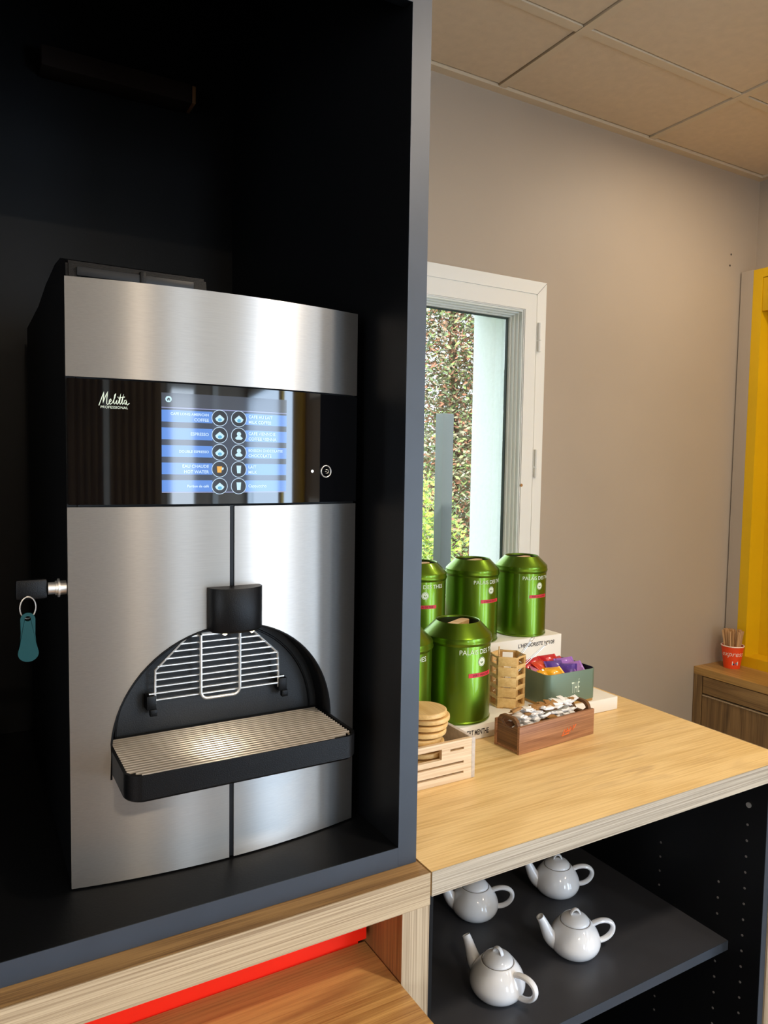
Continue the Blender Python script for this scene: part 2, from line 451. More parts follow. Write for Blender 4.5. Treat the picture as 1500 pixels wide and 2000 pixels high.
obj('streak_reflector', box(-0.80, -0.68, YF + 0.075, YF + 0.10, 0.0, 2.5), m_white, wf)  # unseen white board, added to put a light band in the steel
obj('streak_reflector', box(1.60, 1.74, YF + 0.0005, YF + 0.03, 0.0, 2.5), m_white, wf)  # second added reflector board for the steel bands
sl = bmesh.new(); add_box(sl, -0.035, 0.035, YF + 0.0125, YF + 0.07, 0.1, 2.4); slat0 = obj('slat', sl, m_cab_z, wf, world=False)
slat0.location = (-1.6, 0, 0)
for k in range(1, 13):
    s = slat0.copy(); COL.objects.link(s); s.location = (-1.6 + 0.16 * k, 0, 0)
# frames of the openings behind the camera
def frame_x(name, X, y0, y1, z0, z1, w=0.07):
    bm = bmesh.new()
    add_box(bm, X - 0.02, X + 0.05, y0, y0 + w, z0, z1); add_box(bm, X - 0.02, X + 0.05, y1 - w, y1, z0, z1)
    add_box(bm, X - 0.02, X + 0.05, y0 + w, y1 - w, z0, z0 + w); add_box(bm, X - 0.02, X + 0.05, y0 + w, y1 - w, z1 - w, z1)
    return struct(name, bm, m_white)
frame_x('added_opening_low', XR, -1.75, -0.55, 0.15, 1.3, 0.05); frame_x('added_opening_high', XR, -1.75, -0.55, 1.88, 2.40, 0.05)  # frames of invented openings, added for cool reflections in the steel
frame_x('window_2', XR, -4.4, -2.2, 0.1, 2.12); frame_x('window_3', XL, -2.1, -0.3, 0.75, 2.25)
bm = bmesh.new()
add_box(bm, 0.55, 0.61, YF - 0.05, YF + 0.02, 0.8, 2.15); add_box(bm, 1.14, 1.20, YF - 0.05, YF + 0.02, 0.8, 2.15)
add_box(bm, 0.61, 1.14, YF - 0.05, YF + 0.02, 2.08, 2.15); add_box(bm, 0.61, 1.14, YF - 0.05, YF + 0.02, 0.8, 0.87)
struct('window_4', bm, m_white)

for (ya, yb) in ((-2.66, -2.54), (-2.15, -1.85)):
    tag(origin_to(obj('yellow_post', box(XR - 0.10, XR - 0.03, ya, yb, 0.0002, 2.3, 0.002), m_yellow), (XR - 0.065, (ya + yb) / 2, 0)), 'yellow upright board by the room window, ' + ('farther one' if ya < -2.3 else 'nearer one'), 'post')

# suspended ceiling: slab + tiles + bars
cl = struct('ceiling', box(XL, XR, YF, YW, ZC + 0.012, ZC + 0.1), m_ceil)
TX = [1.313 + 0.603 * k for k in range(-6, 3)]; TY = [1.35 - 0.603 * k for k in range(0, 10)]
xs = [XL] + [x for x in TX if XL < x < XR] + [XR]; ys = [YW - 0.028] + TY[0:10]
for i in range(len(xs) - 1):
    for j in range(len(ys) - 1):
        x0, x1, y1, y0 = xs[i], xs[i + 1], ys[j], ys[j + 1]
        if x1 < 0.2 and y1 < -1: continue
        g = 0.003
        bx = 0.0 if (x0 == XL) else 0.012
        obj('ceiling_tile', box(x0 + g + bx, x1 - g - (0.012 if x1 != XR else 0), y0 + 0.013 + g, y1 - (0.013 if j else 0) - g, ZC + 0.004, ZC + 0.0118), m_ceil, cl)
for x in TX:
    if XL < x < XR: obj('grid_bar', box(x - 0.012, x + 0.012, YF, YW - 0.028, ZC - 0.001, ZC + 0.0118), m_bar, cl)
for y in TY:
    for i in range(len(xs) - 1):
        obj('grid_bar', box(xs[i] + 0.0125, xs[i + 1] - 0.0125, y - 0.012, y + 0.012, ZC + 0.0005, ZC + 0.0118), m_bar, cl)
struct('trim_1', box(XL, XR, YW - 0.026, YW, ZC - 0.004, ZC + 0.0118), m_bar)
struct('trim_2', box(XR - 0.026, XR, YF, YW - 0.027, ZC - 0.004, ZC + 0.0118), m_bar)

# ------------------------------------------------------------ window_1
w1 = bpy.data.objects.new('window_1', None); COL.objects.link(w1); w1['kind'] = 'structure'; w1.location = (1.0, YW, 1.05)
def rect_frame(x0, x1, z0, z1, w, y0, y1, bev=0.0):
    bm = bmesh.new()
    o = [(x0, z0), (x1, z0), (x1, z1), (x0, z1)]; i = [(x0 + w, z0 + w), (x1 - w, z0 + w), (x1 - w, z1 - w), (x0 + w, z1 - w)]
    add_ring(bm, o, i, lambda a, b: (a, y0, b), lambda a, b: (a, y1, b))
    if bev:
        es = [e for e in bm.edges if all(abs(v.co.y - y0) < 1e-6 for v in e.verts)]
        es = [e for e in es if (abs(e.verts[0].co.x - e.verts[1].co.x) < 1e-6 or abs(e.verts[0].co.z - e.verts[1].co.z) < 1e-6)]
        bmesh.ops.bevel(bm, geom=es, offset=bev, segments=2, affect='EDGES')
    return bm
WX = (0.549, 1.501); WZ = (1.02, 2.039)
obj('casing', rect_frame(WX[0], WX[1], WZ[0], WZ[1], 0.040, 1.656, YW, 0.003), m_white, w1)
obj('sash', rect_frame(WX[0] + 0.0415, WX[1] - 0.0415, WZ[0] + 0.0415, WZ[1] - 0.0415, 0.0475, 1.650, 1.711, 0.003), m_white, w1)
for k in range(4):
    o_ = 0.089 + 0.0036 * k
    obj('glazing_bead', rect_frame(WX[0] + o_, WX[1] - o_, WZ[0] + o_, WZ[1] - o_, 0.0046, 1.655 + 0.0125 * k, 1.711, 0.0012), m_bead, w1)
for (ax_, az_, bx_, bz_) in ((WX[1], WZ[1], WX[1] - 0.089, WZ[1] - 0.089),):
    obj('mitre_seam', tube([(ax_ - 0.003, 1.6558, az_ - 0.003), (ax_ - 0.041, 1.6558, az_ - 0.041)], 0.0005, 4), m_seal, w1)
o_ = 0.1034
obj('seal', rect_frame(WX[0] + o_, WX[1] - o_, WZ[0] + o_, WZ[1] - o_, 0.0050, 1.703, 1.711), m_seal, w1)
obj('pane', box(WX[0] + o_ + 0.002, WX[1] - o_ - 0.002, 1.7112, 1.7150, WZ[0] + o_, WZ[1] - o_), m_glass, w1)
for (z0, z1) in ((1.837, 1.92), (1.470, 1.552)):
    h = bmesh.new()
    add_tube(h, [(1.4715, 1.652, z0), (1.4715, 1.652, z0 + (z1 - z0) * 0.36)], 0.006, 10)
    add_tube(h, [(1.4715, 1.652, z0 + (z1 - z0) * 0.4), (1.4715, 1.652, z1)], 0.0055, 10)
    obj('hinge_cover', h, m_white, w1)
obj('screw_cap', lathe([(0, 0), (0.0045, 0), (0.0045, 0.0016), (0, 0.002)], 12), m_stick_k, w1, world=False).matrix_local = Matrix.Translation(Vector((1.4165, 1.6500, 1.447)) - w1.location) @ Matrix.Rotation(math.pi / 2, 4, 'X')

# ------------------------------------------------------------ outside
gr = struct('ground_1', box(-6, 12, 1.9, 16, -0.1, 0.0), m_ground)
def foliage(name, label, cat, boxes, n, size, mats_w, seed, trunk=None, base=(0, 0, 0)):
    rnd = random.Random(seed)
    t = thing(name, label, cat, base)
    per = {k: bmesh.new() for k in mats_w}
    keys = list(mats_w); ws = [mats_w[k] for k in keys]
    vol = [abs((b[1] - b[0]) * (b[3] - b[2]) * (b[5] - b[4])) for b in boxes]
    for i in range(n):
        b = rnd.choices(boxes, vol)[0]
        while True:
            p = Vector([rnd.uniform(-1, 1) for _ in range(3)])
            if p.length < 1: break
        c = Vector(((b[0] + b[1]) / 2 + p.x * (b[1] - b[0]) / 2, (b[2] + b[3]) / 2 + p.y * (b[3] - b[2]) / 2, (b[4] + b[5]) / 2 + p.z * (b[5] - b[4]) / 2))
        kk = rnd.choices(keys, ws)[0]
        bm_ = per[kk]
        d = Vector([rnd.uniform(-1, 1) for _ in range(3)]).normalized(); e = d.orthogonal().normalized()
        s = size * rnd.uniform(0.6, 1.4)
        vs = [bm_.verts.new(c + d * s), bm_.verts.new(c + e * s * 0.4), bm_.verts.new(c - d * s), bm_.verts.new(c - e * s * 0.4)]
        bm_.faces.new(vs)
    for k, b_ in per.items():
        o = obj('foliage', b_, m_leafs[k], t, smooth=False, flip=False); o['kind'] = 'stuff'
    if trunk:
        tb = bmesh.new()
        for pts, r0, r1 in trunk:
            add_tube(tb, pts, [r0 + (r1 - r0) * i / (len(pts) - 1) for i in range(len(pts))], 10)
        obj('trunk', tb, m_bark, t)
    return t
foliage('conifer_tree', 'tall mixed rust and green conifer tree seen through the window pane', 'tree',
        [(2.78, 4.3, 3.9, 5.2, 0.2, 2.5), (2.2, 4.3, 4.0, 5.0, 1.9, 3.4), (2.5, 4.6, 4.0, 5.2, 2.2, 4.2), (2.9, 4.4, 3.8, 5.2, 0.0, 2.4), (2.1, 3.4, 4.0, 4.8, 1.85, 2.9)], 80000, 0.022,
        {0: 1, 1: 0.9, 2: 1.7, 3: 1.6}, 3, [([(3.3, 4.7, 0), (3.35, 4.7, 1.5), (3.3, 4.75, 3.8)], 0.06, 0.02), ([(3.33, 4.7, 1.5), (3.6, 4.2, 2.2), (3.8, 4.1, 2.6)], 0.03, 0.01)], (3.3, 4.7, 0))
foliage('lime_shrub', 'bright lime green shrub outside left of the grey pole', 'shrub',
        [(1.9, 2.75, 3.4, 4.0, 0.0, 1.5), (1.6, 2.5, 3.4, 3.9, 0.3, 1.62)], 12000, 0.018, {4: 3, 1: 1.5, 0: 0.4}, 5,
        [([(2.25, 3.7, 0), (2.25, 3.7, 0.9)], 0.03, 0.01)], (2.25, 3.7, 0))
foliage('garden_hedge', 'long mixed green hedge outside, left of the lime shrub', 'hedge',
        [(-5.0, 1.6, 5.4, 6.4, 0.0, 2.0), (-5.0, 0.5, 5.6, 6.6, 0.3, 2.6), (-1.0, 2.6, 6.4, 7.4, 0.0, 2.5)], 14000, 0.06, {0: 2, 1: 1, 4: 0.4, 3: 0.6}, 12, [([(-1.0, 6.0, 0), (-1.0, 6.0, 1.4)], 0.06, 0.03)], (-1.0, 6.0, 0))
foliage('background_hedge', 'dense green hedge far behind the conifer tree outside', 'hedge',
        [(2.5, 9.0, 7.2, 8.2, 0.0, 2.2), (4.5, 9.5, 7.2, 8.4, 0.0, 3.0)], 9000, 0.07, {0: 2, 1: 1, 3: 1}, 9, [([(6.0, 7.8, 0), (6.0, 7.8, 1.6)], 0.07, 0.03)], (6.0, 7.8, 0))
tag(origin_to(obj('metal_pole', box(2.155, 2.225, 3.13, 3.20, 0, 1.77, 0.006), m_pole), (2.19, 3.165, 0)), 'grey square metal pole outside between shrub and conifer', 'pole')

# ------------------------------------------------------------ tall black cabinet around the machine
cx0, cx1, cyf, cyb = -0.30, 0.528, 0.810, 1.52
cab = thing('machine_cabinet', 'tall open black cabinet with blue-grey edges housing the coffee machine', 'cabinet', (0.1, 1.1, 0.961))
def panel(name, x0, x1, y0, y1, z0, z1, parent, face='F', label=None, e=None):
    """laminate panel with a slim front edge band"""
    o = obj(name, box(x0, x1, y0 + 0.0012, y1, z0, z1), m_black, parent, label, smooth=False)
    b = obj('edge_band', box(x0, x1, y0, y0 + 0.0012, z0, z1), e or m_edge, o, world=True, smooth=False)
    return o
panel('side_panel', 0.4995, cx1, cyf, cyb, 0.9612, 2.50, cab)
panel('side_panel', cx0, cx0 + 0.028, cyf, cyb, 0.9612, 2.50, cab)
panel('base_panel', cx0 + 0.0282, 0.4993, cyf, cyb, 0.9612, 0.988, cab)
panel('header_rail', cx0 + 0.0282, 0.4993, cyf, cyf + 0.016, 2.076, 2.4718, cab)
panel('top_panel', cx0 + 0.0282, 0.4993, cyf, cyb, 2.472, 2.50, cab)
obj('back_panel', box(cx0 + 0.0282, 0.4993, cyb - 0.012, cyb, 0.9885, 2.4715), m_black, cab)
rail = thing('wooden_lath', 'short dark brown lath high up inside the black cabinet', 'lath', (0.27, 1.47, 2.205))
obj('lath_body', box(0.136, 0.402, 1.455, 1.507, 2.19, 2.226, 0.003), m_brownrail, rail)
obj('cut_end', box(0.402, 0.409, 1.457, 1.505, 2.192, 2.224, 0.001), m_railend, rail, 'raw orange-brown cut end')

# ------------------------------------------------------------ oak desk frame under the cabinet
dk = thing('oak_desk_frame', 'thick pale oak desk frame carrying the black cabinet', 'desk', (0.1, 1.1, 0))
obj('desk_top', box(-0.62, 0.5305, 0.7795, 1.52, 0.9175, 0.9608), m_deskt, dk)
obj('front_edge', box(-0.62, 0.5308, 0.778, 0.7794, 0.9170, 0.9609), m_oakedge, dk, 'pale striped oak front edge')
obj('upright', box(0.4885, 0.5290, 0.7792, 1.50, 0.0, 0.9168), m_oakdark, dk)
obj('upright_edge', box(0.4880, 0.5300, 0.778, 0.7791, 0.0, 0.9168), m_oakedge_z, dk, 'pale vertical grain front edge')
obj('upright', box(-0.62, -0.58, 0.7792, 1.50, 0.0, 0.9168), m_oakdark, dk)
obj('upright_edge', box(-0.62, -0.58, 0.778, 0.7791, 0.0, 0.9168), m_oakedge_z, dk)
rp = thing('red_drawer_unit', 'bright red fascia under the oak desk top', 'drawer unit', (0.0, 1.1, 0.62))
obj('fascia', box(-0.578, 0.4800, 0.860, 0.878, 0.8385, 0.914), m_red, rp)
obj('inner_box', box(-0.570, 0.4770, 0.8782, 1.40, 0.60, 0.914), m_red, rp)
pk = thing('pull_out_board', 'honey oak pull-out board below the red fascia', 'board', (0.0, 0.6, 0.80))
obj('board', box(-0.575, 0.4868, 0.42, 0.877, 0.798, 0.8222), m_plank, pk)
obj('board_edge', box(-0.575, 0.4868, 0.4186, 0.4199, 0.798, 0.8223), m_oakedge, pk)
obj('runner', box(0.44, 0.4868, 0.50, 0.877, 0.60, 0.7978), m_oakdark, pk)
obj('runner', box(-0.575, -0.53, 0.50, 0.877, 0.60, 0.7978), m_oakdark, pk)

# ------------------------------------------------------------ worktop and dark base unit on the right
wt = thing('oak_worktop', 'long light oak worktop carrying tea canisters and boxes', 'worktop', (0.93, 1.2, 0.928))
obj('slab', box(0.5335, 1.3465, 0.7795, 1.679, 0.9275, 0.9608), m_oak, wt)
m_greyedge = wood('grey_oak_edge', (192, 180, 160), (142, 130, 112), 'X', 90, 30, 0.5, along=2.6, p0=0.36, p1=0.60, mixf=0.93)
obj('front_edge', box(0.5335, 1.3467, 0.778, 0.7794, 0.9273, 0.9610), m_greyedge, wt, 'pale striped oak front edge')
obj('end_edge', box(1.3466, 1.3478, 0.778, 1.679, 0.9273, 0.9610), m_oakedge, wt)
bu = thing('dark_base_unit', 'dark open shelf unit under the oak worktop', 'shelf unit', (0.93, 1.1, 0))
panel('side_panel', 0.5335, 0.551, 0.800, 1.36, 0.0, 0.9272, bu, e=m_black)
sp = panel('side_panel', 1.3150, 1.3305, 0.800, 1.36, 0.0, 0.9272, bu)
obj('end_cladding', box(1.3307, 1.3465, 0.797, 1.36, 0.0, 0.9272), m_oakedge_z, bu, 'light oak outer end board')
obj('back_panel', box(0.5512, 1.3148, 1.352, 1.36, 0.06, 0.9272), m_black, bu)
panel('bottom_shelf', 0.5512, 1.3148, 0.81, 1.352, 0.06, 0.079, bu)
o = obj('shelf', box(0.5514, 1.3148, 0.8695, 1.3515, 0.541, 0.56), m_shelfd, bu, smooth=False)
obj('edge_band', box(0.5514, 1.3148, 0.868, 0.8694, 0.541, 0.56), m_edge, o, smooth=False)
ph = bmesh.new()
for yy, z0, z1 in ((0.839, 0.30, 0.83), (0.895, 0.30, 0.70), (1.037, 0.30, 0.70)):
    z = z0
    while z < z1:
        if not (0.53 < z < 0.57 and yy > 0.87):
            add_tube(ph, [(1.3149, yy, z), (1.3142, yy, z)], 0.0024, 8)
        z += 0.032 if yy != 0.895 else 0.0335
o = obj('pin_hole', ph, mat('pin_hole_grey', (104, 100, 98), 0.6), sp); o['kind'] = 'stuff'
cs = bmesh.new(); add_tube(cs, [(1.3149, 0.838, 0.852), (1.3125, 0.838, 0.852)], 0.0052, 16)
obj('cam_screw', cs, m_wire, bu, 'silver cam screw')

# ------------------------------------------------------------ coffee machine
XLm, XRm, YC0, SAG = 0.106, 0.481, 0.911, 0.02
RM = ((XRm - XLm) ** 2 / 4 + SAG ** 2) / (2 * SAG); CMX, CMY = (XLm + XRm) / 2, YC0 - SAG + RM
def yf(x, off=0.0): return CMY - math.sqrt(max(1e-9, (RM + off) ** 2 - (x - CMX) ** 2))
mc = thing('coffee_machine', 'large brushed steel automatic coffee machine with touch screen', 'coffee machine', (0.2935, 1.15, 0.9885))

def sheet(cols, zr, off, thick):
    """curved sheet following the bowed front: columns x, list of (z0(x), z1(x))"""
    bm = bmesh.new()
    for (za, zb) in zr:
        F = []; B = []
        for x in cols:
            y = yf(x, off); y2 = y + thick
            F.append((bm.verts.new((x, y, za(x))), bm.verts.new((x, y, zb(x))))); B.append((bm.verts.new((x, y2, za(x))), bm.verts.new((x, y2, zb(x)))))
        for i in range(len(cols) - 1):
            a, b, c, d = F[i], F[i + 1], B[i], B[i + 1]
            bm.faces.new((a[0], b[0], b[1], a[1])); bm.faces.new((c[0], c[1], d[1], d[0]))
            bm.faces.new((a[1], b[1], d[1], c[1])); bm.faces.new((a[0], c[0], d[0], b[0]))
        bm.faces.new((F[0][0], F[0][1], B[0][1], B[0][0])); bm.faces.new((F[-1][0], B[-1][0], B[-1][1], F[-1][1]))
    return bm
def lin(a, b, n): return [a + (b - a) * i / n for i in range(n + 1)]
k = lambda v: (lambda x: v)
obj('top_panel', sheet(lin(XLm, XRm, 40), [(k(1.5955), k(1.7075))], 0, 0.004), m_steel, mc)
disp = obj('display_panel', sheet(lin(XLm + 0.0015, XRm + 0.0005, 40), [(k(1.4485), k(1.5935))], 0, 0.004), m_gloss, mc, 'glossy black glass control panel')
AX, AZ, AR = 0.2955, 1.150, 0.1450
def arch(x): return AZ + math.sqrt(max(0, AR ** 2 - (x - AX) ** 2))
ZB = 0.990; ZT = 1.4455; ZL = 1.1235
def cols_for(x0, x1):
    c = [x0] + [AX - AR * math.cos(math.pi * i / 64) for i in range(65)] + [x1] + lin(x0, x1, 20)
    return sorted({round(v, 6) for v in c if x0 <= v <= x1})
def lower(x0, x1):
    ins = [x for x in cols_for(x0, x1) if AX - AR <= x <= AX + AR]; outs = [x for x in cols_for(x0, x1) if x not in ins]
    bm = sheet(cols_for(x0, x1), [(k(ZB), k(ZL))], 0, 0.004)
    side = [x for x in cols_for(x0, x1) if (x <= AX - AR + 1e-6 if x0 < 0.2 else x >= AX + AR - 1e-6)]
    b2 = sheet(side, [(k(ZL), k(ZT))], 0, 0.004); b3 = sheet(ins, [(arch, k(ZT))], 0, 0.004)
    for b in (b2, b3):
        me = bpy.data.meshes.new('t'); b.to_mesh(me); b.free(); bm.from_mesh(me); bpy.data.meshes.remove(me)
    bmesh.ops.remove_doubles(bm, verts=bm.verts[:], dist=1e-5)
    # drop the inner faces left where two strips meet
    from collections import Counter
    seen = {}
    for f in bm.faces[:]:
        key = tuple(sorted(v.index for v in f.verts))
    bm.verts.index_update()
    for f in bm.faces[:]:
        key = tuple(sorted(v.index for v in f.verts)); seen.setdefault(key, []).append(f)
    dead = [f for fs in seen.values() if len(fs) > 1 for f in fs]
    if dead: bmesh.ops.delete(bm, geom=dead, context='FACES')
    return bm
obj('lower_door', lower(XLm, 0.2925), m_steel, mc, 'left brushed steel lower door')
obj('lower_door', lower(0.2985, XRm), m_steel, mc, 'right brushed steel lower door')
for za_, zb_ in ((ZB + 0.001, ZL), (1.293, 1.4465)):
    obj('centre_strip', sheet(lin(0.2928, 0.2982, 3), [(k(za_), k(zb_))], -0.0015, 0.004), m_black, mc, 'dark vertical strip between the doors')
# carcass behind the fronts: side, top, back as one shell leaving the niche free
bm = bmesh.new()
bs = []
def add_prism_x(bm, pts, x0, x1):
    add_prism(bm, pts, lambda y, z: (x0, y, z), lambda y, z: (x1, y, z))
prof = [(0.917, 0.9905), (1.44, 0.9905), (1.44, 1.730), (1.10, 1.770), (0.965, 1.735), (0.920, 1.7065)]
add_prism_x(bm, [(0.9172, 0.9905), (1.44, 0.9905), (1.44, 1.729), (1.13, 1.729), (0.96, 1.709), (0.9172, 1.7065)], XLm + 0.0005, XLm + 0.012)
add_prism_x(bm, [(0.9172, 0.9905), (1.44, 0.9905), (1.44, 1.729), (1.13, 1.729), (0.96, 1.709), (0.9172, 1.7065)], XRm - 0.012, XRm - 0.0005)
add_box(bm, XLm + 0.012, XRm - 0.012, 1.05, 1.44, 0.9905, 1.712)
add_box(bm, XLm + 0.012, XRm - 0.012, 0.914, 1.05, 1.31, 1.708)
add_box(bm, XLm + 0.012, XRm - 0.012, 0.914, 1.05, 0.9905, 1.115)
obj('carcass', bm, m_plast, mc)
for (x, y) in ((0.13, 0.97), (0.457, 0.97), (0.13, 1.41), (0.457, 1.41)):
    obj('foot', box(x - 0.015, x + 0.015, y - 0.015, y + 0.015, 0.9882, 0.9904), m_plast, mc)
# hopper on top
hp = bmesh.new()
add_prism_x(hp, [(0.948, 1.7105), (1.43, 1.7105), (1.43, 1.733), (1.18, 1.7525), (1.065, 1.758), (1.005, 1.750), (0.952, 1.7355)], 0.1125, 0.281)
bmesh.ops.bevel(hp, geom=[e for e in hp.edges], offset=0.003, segments=2, affect='EDGES')
hop = obj('bean_hopper', hp, m_plast, mc, 'black bean hopper lid')
obj('hopper_window', box(0.124, 0.263, 0.9460, 0.9500, 1.7180, 1.7290, 0.001), m_tank, hop, 'grey smoked strip')
obj('latch', box(0.196, 0.203, 0.9440, 0.9500, 1.7135, 1.7325, 0.001), m_plast, hop)
# niche
nb = bmesh.new(); N = 40
ap = [(AX + AR * math.cos(math.pi * i / N), AZ + AR * math.sin(math.pi * i / N)) for i in range(N + 1)]
YB = 0.947
for i in range(N):
    (xa, za), (xb, zb) = ap[i], ap[i + 1]
    q = [nb.verts.new(v) for v in ((xa, yf(xa) - 0.0012, za), (xb, yf(xb) - 0.0012, zb), (xb, YB, zb), (xa, YB, za))]; nb.faces.new(q)
for xs_ in (AX - AR, AX + AR):
    q = [nb.verts.new(v) for v in ((xs_, yf(xs_) - 0.0012, 1.118), (xs_, yf(xs_) - 0.0012, AZ), (xs_, YB, AZ), (xs_, YB, 1.118))]; nb.faces.new(q)
bmesh.ops.remove_doubles(nb, verts=nb.verts[:], dist=1e-5)
niche = obj('niche_rim', nb, m_plast, mc, flip=False)
sm = niche.modifiers.new('thick', 'SOLIDIFY'); sm.thickness = 0.0022; sm.offset = 0
add = bmesh.new(); add_prism(add, [(AX + (AR + 0.0) * math.cos(math.pi * i / N), AZ + AR * math.sin(math.pi * i / N)) for i in range(N + 1)] + [(AX - AR, 1.118), (AX + AR, 1.118)], lambda x, z: (x, YB, z), lambda x, z: (x, YB + 0.004, z))
m_niche = mat('niche_plastic', (13, 15, 17), 0.5, bump=0.2, bscale=700)
obj('niche_back', add, m_niche, mc)
ib = bmesh.new(); add_tube(ib, [(AX + (AR - 0.012) * math.cos(math.pi * i / N), YB - 0.0015, AZ + (AR - 0.012) * math.sin(math.pi * i / N)) for i in range(N + 1)], 0.0016, 6)
obj('niche_ridge', ib, m_plast, mc)
# spout: bowed block
spb = bmesh.new()
def sp_out(z, inset=0.0):
    pts = [(0.2635 + inset, 0.902), (0.333 - inset, 0.902)]
    xc, hw = 0.29825, 0.03475 - inset
    for i in range(17):
        a = -math.pi / 2 + math.pi * i / 16
        pts.append((xc - hw * math.sin(a), 0.889 - (0.026 - inset) * math.cos(a) ** 0.8))
    return [(x, y, z) for x, y in pts]
rings = [sp_out(1.2885, 0.004), sp_out(1.2905, 0.001), sp_out(1.2925), sp_out(1.3435), sp_out(1.3445, 0.0006)]
V = [[spb.verts.new(p) for p in r] for r in rings]
for A, B in zip(V, V[1:]):
    for i in range(len(A)): spb.faces.new((A[i], A[(i + 1) % len(A)], B[(i + 1) % len(A)], B[i]))
spb.faces.new(V[0][::-1]); spb.faces.new(V[-1])
spout = obj('spout', spb, m_plast, mc, 'black curved coffee spout')
for x in (0.281, 0.316):
    obj('spout_lamp', lathe([(0, -0.0030), (0.0028, -0.0012), (0.003, 0.001), (0, 0.001)], 12, (x, 0.874, 1.2885)), m_led, spout)
sl_ = light('spout_light', 'SPOT', (0.298, 0.868, 1.2845), (0.298, 0.885, 1.15), 0.34, (1.0, 0.92, 0.78)); sl_.data.spot_size = 1.5; sl_.data.spot_blend = 0.8; sl_.data.shadow_soft_size = 0.006
# cup rack in the niche
rk = obj('cup_rack', tube([(0.209, 0.934, 1.192), (0.2095, 0.934, 1.236), (0.253, 0.934, 1.277), (0.336, 0.934, 1.277), (0.3745, 0.934, 1.240), (0.3765, 0.934, 1.192)], 0.0018, 8), m_wire, mc, 'chrome wire cup rack')
ul = []
x0, x1, zb_, rr_ = 0.2665, 0.319, 1.192, 0.009
ul = [(x0, 0.936, 1.279), (x0, 0.929, 1.276), (x0, 0.9285, zb_ + rr_)]
for i in range(1, 7): a = math.pi + math.pi / 2 * i / 6; ul.append((x0 + rr_ + rr_ * math.cos(a), 0.9285, zb_ + rr_ + rr_ * math.sin(a)))
for i in range(0, 7): a = 1.5 * math.pi + math.pi / 2 * i / 6; ul.append((x1 - rr_ + rr_ * math.cos(a), 0.9285, zb_ + rr_ + rr_ * math.sin(a)))
ul += [(x1, 0.929, 1.276), (x1, 0.936, 1.279)]
obj('loop', tube(ul, 0.0020, 8), m_wire, rk)
for i in range(10):
    z = 1.1975 + 0.0086 * i
    t = max(0, (z - 1.238) / 0.039)
    obj('wire', tube([(0.2095 + 0.0435 * t - (0.008 if i == 1 else 0), 0.9335, z), (0.376 - 0.038 * t + (0.008 if i == 1 else 0), 0.9335, z)], 0.0013, 6), m_wire, rk)
for x in (0.204, 0.3815):
    c_ = bmesh.new(); add_box(c_, x - 0.006, x + 0.006, 0.930, YB - 0.0005, 1.186, 1.204, 0.001); add_box(c_, x - 0.002, x + 0.007, 0.928, 0.936, 1.178, 1.187, 0.001)
    obj('rack_bracket', c_, m_plast, mc)
# drip tray
ty = lambda x: 0.8035 - 0.0 + 0.10 * (x - AX) ** 2 * 3
outer = rrect(AX - AR + 0.0005, AX + AR - 0.0005, 0.803, 0.941, 0.018, 8, (0, 0, 1, 1))
inner = rrect(AX - AR + 0.0045, AX + AR - 0.0045, 0.807, 0.937, 0.014, 8, (0, 0, 1, 1))
tb = bmesh.new()
def curve(p, z): return (p[0], p[1] + 0.012 * ((p[0] - AX) / AR) ** 2 * (1 if p[1] < 0.86 else 0), z)
def tray(pts_o, pts_i):
    n = len(pts_o)
    low = [tb.verts.new(curve((AX + (p[0] - AX) * 0.985, p[1] + (0.003 if p[1] < 0.86 else 0)), 1.1225)) for p in pts_o]
    lo2 = [tb.verts.new(curve(p, 1.1255)) for p in pts_o]
    top = [tb.verts.new(curve(p, 1.1535)) for p in pts_o]; itop = [tb.verts.new(curve(p, 1.1535)) for p in pts_i]; ib = [tb.verts.new(curve(p, 1.130)) for p in pts_i]
    for A, B in ((low, lo2), (lo2, top), (top, itop), (itop, ib)):
        for i in range(n): tb.faces.new((A[i], A[(i + 1) % n], B[(i + 1) % n], B[i]))
    tb.faces.new(low[::-1]); tb.faces.new(ib)
tray(outer, inner)
obj('drip_tray', tb, m_plast, mc, 'black drip tray')
grate = obj('drip_grate', tube([(0.1555, 0.934, 1.1497), (0.1555, 0.826, 1.1497), (0.168, 0.8165, 1.1497), (0.424, 0.8165, 1.1497), (0.4318, 0.826, 1.1497), (0.4318, 0.934, 1.1497)], 0.0013, 6, True), m_grate, mc, 'steel bar drip grate')
for x in (0.2505, 0.342):
    obj('cross_rod', tube([(x, 0.9325, 1.1503), (x, 0.818, 1.1503)], 0.0010, 6), m_grate, grate)
NB = 18
for i in range(NB):
    y = 0.9345 - (0.9345 - 0.8155) * i / (NB - 1)
    xa, xb = 0.1545, 0.4325
    if i >= NB - 2: xa, xb = 0.163, 0.424
    if i == NB - 1: xa, xb = 0.168, 0.405
    obj('grate_bar', tube([(xa, y, 1.1528), (xb, y, 1.1524)], 0.00165, 6), m_grate, grate)
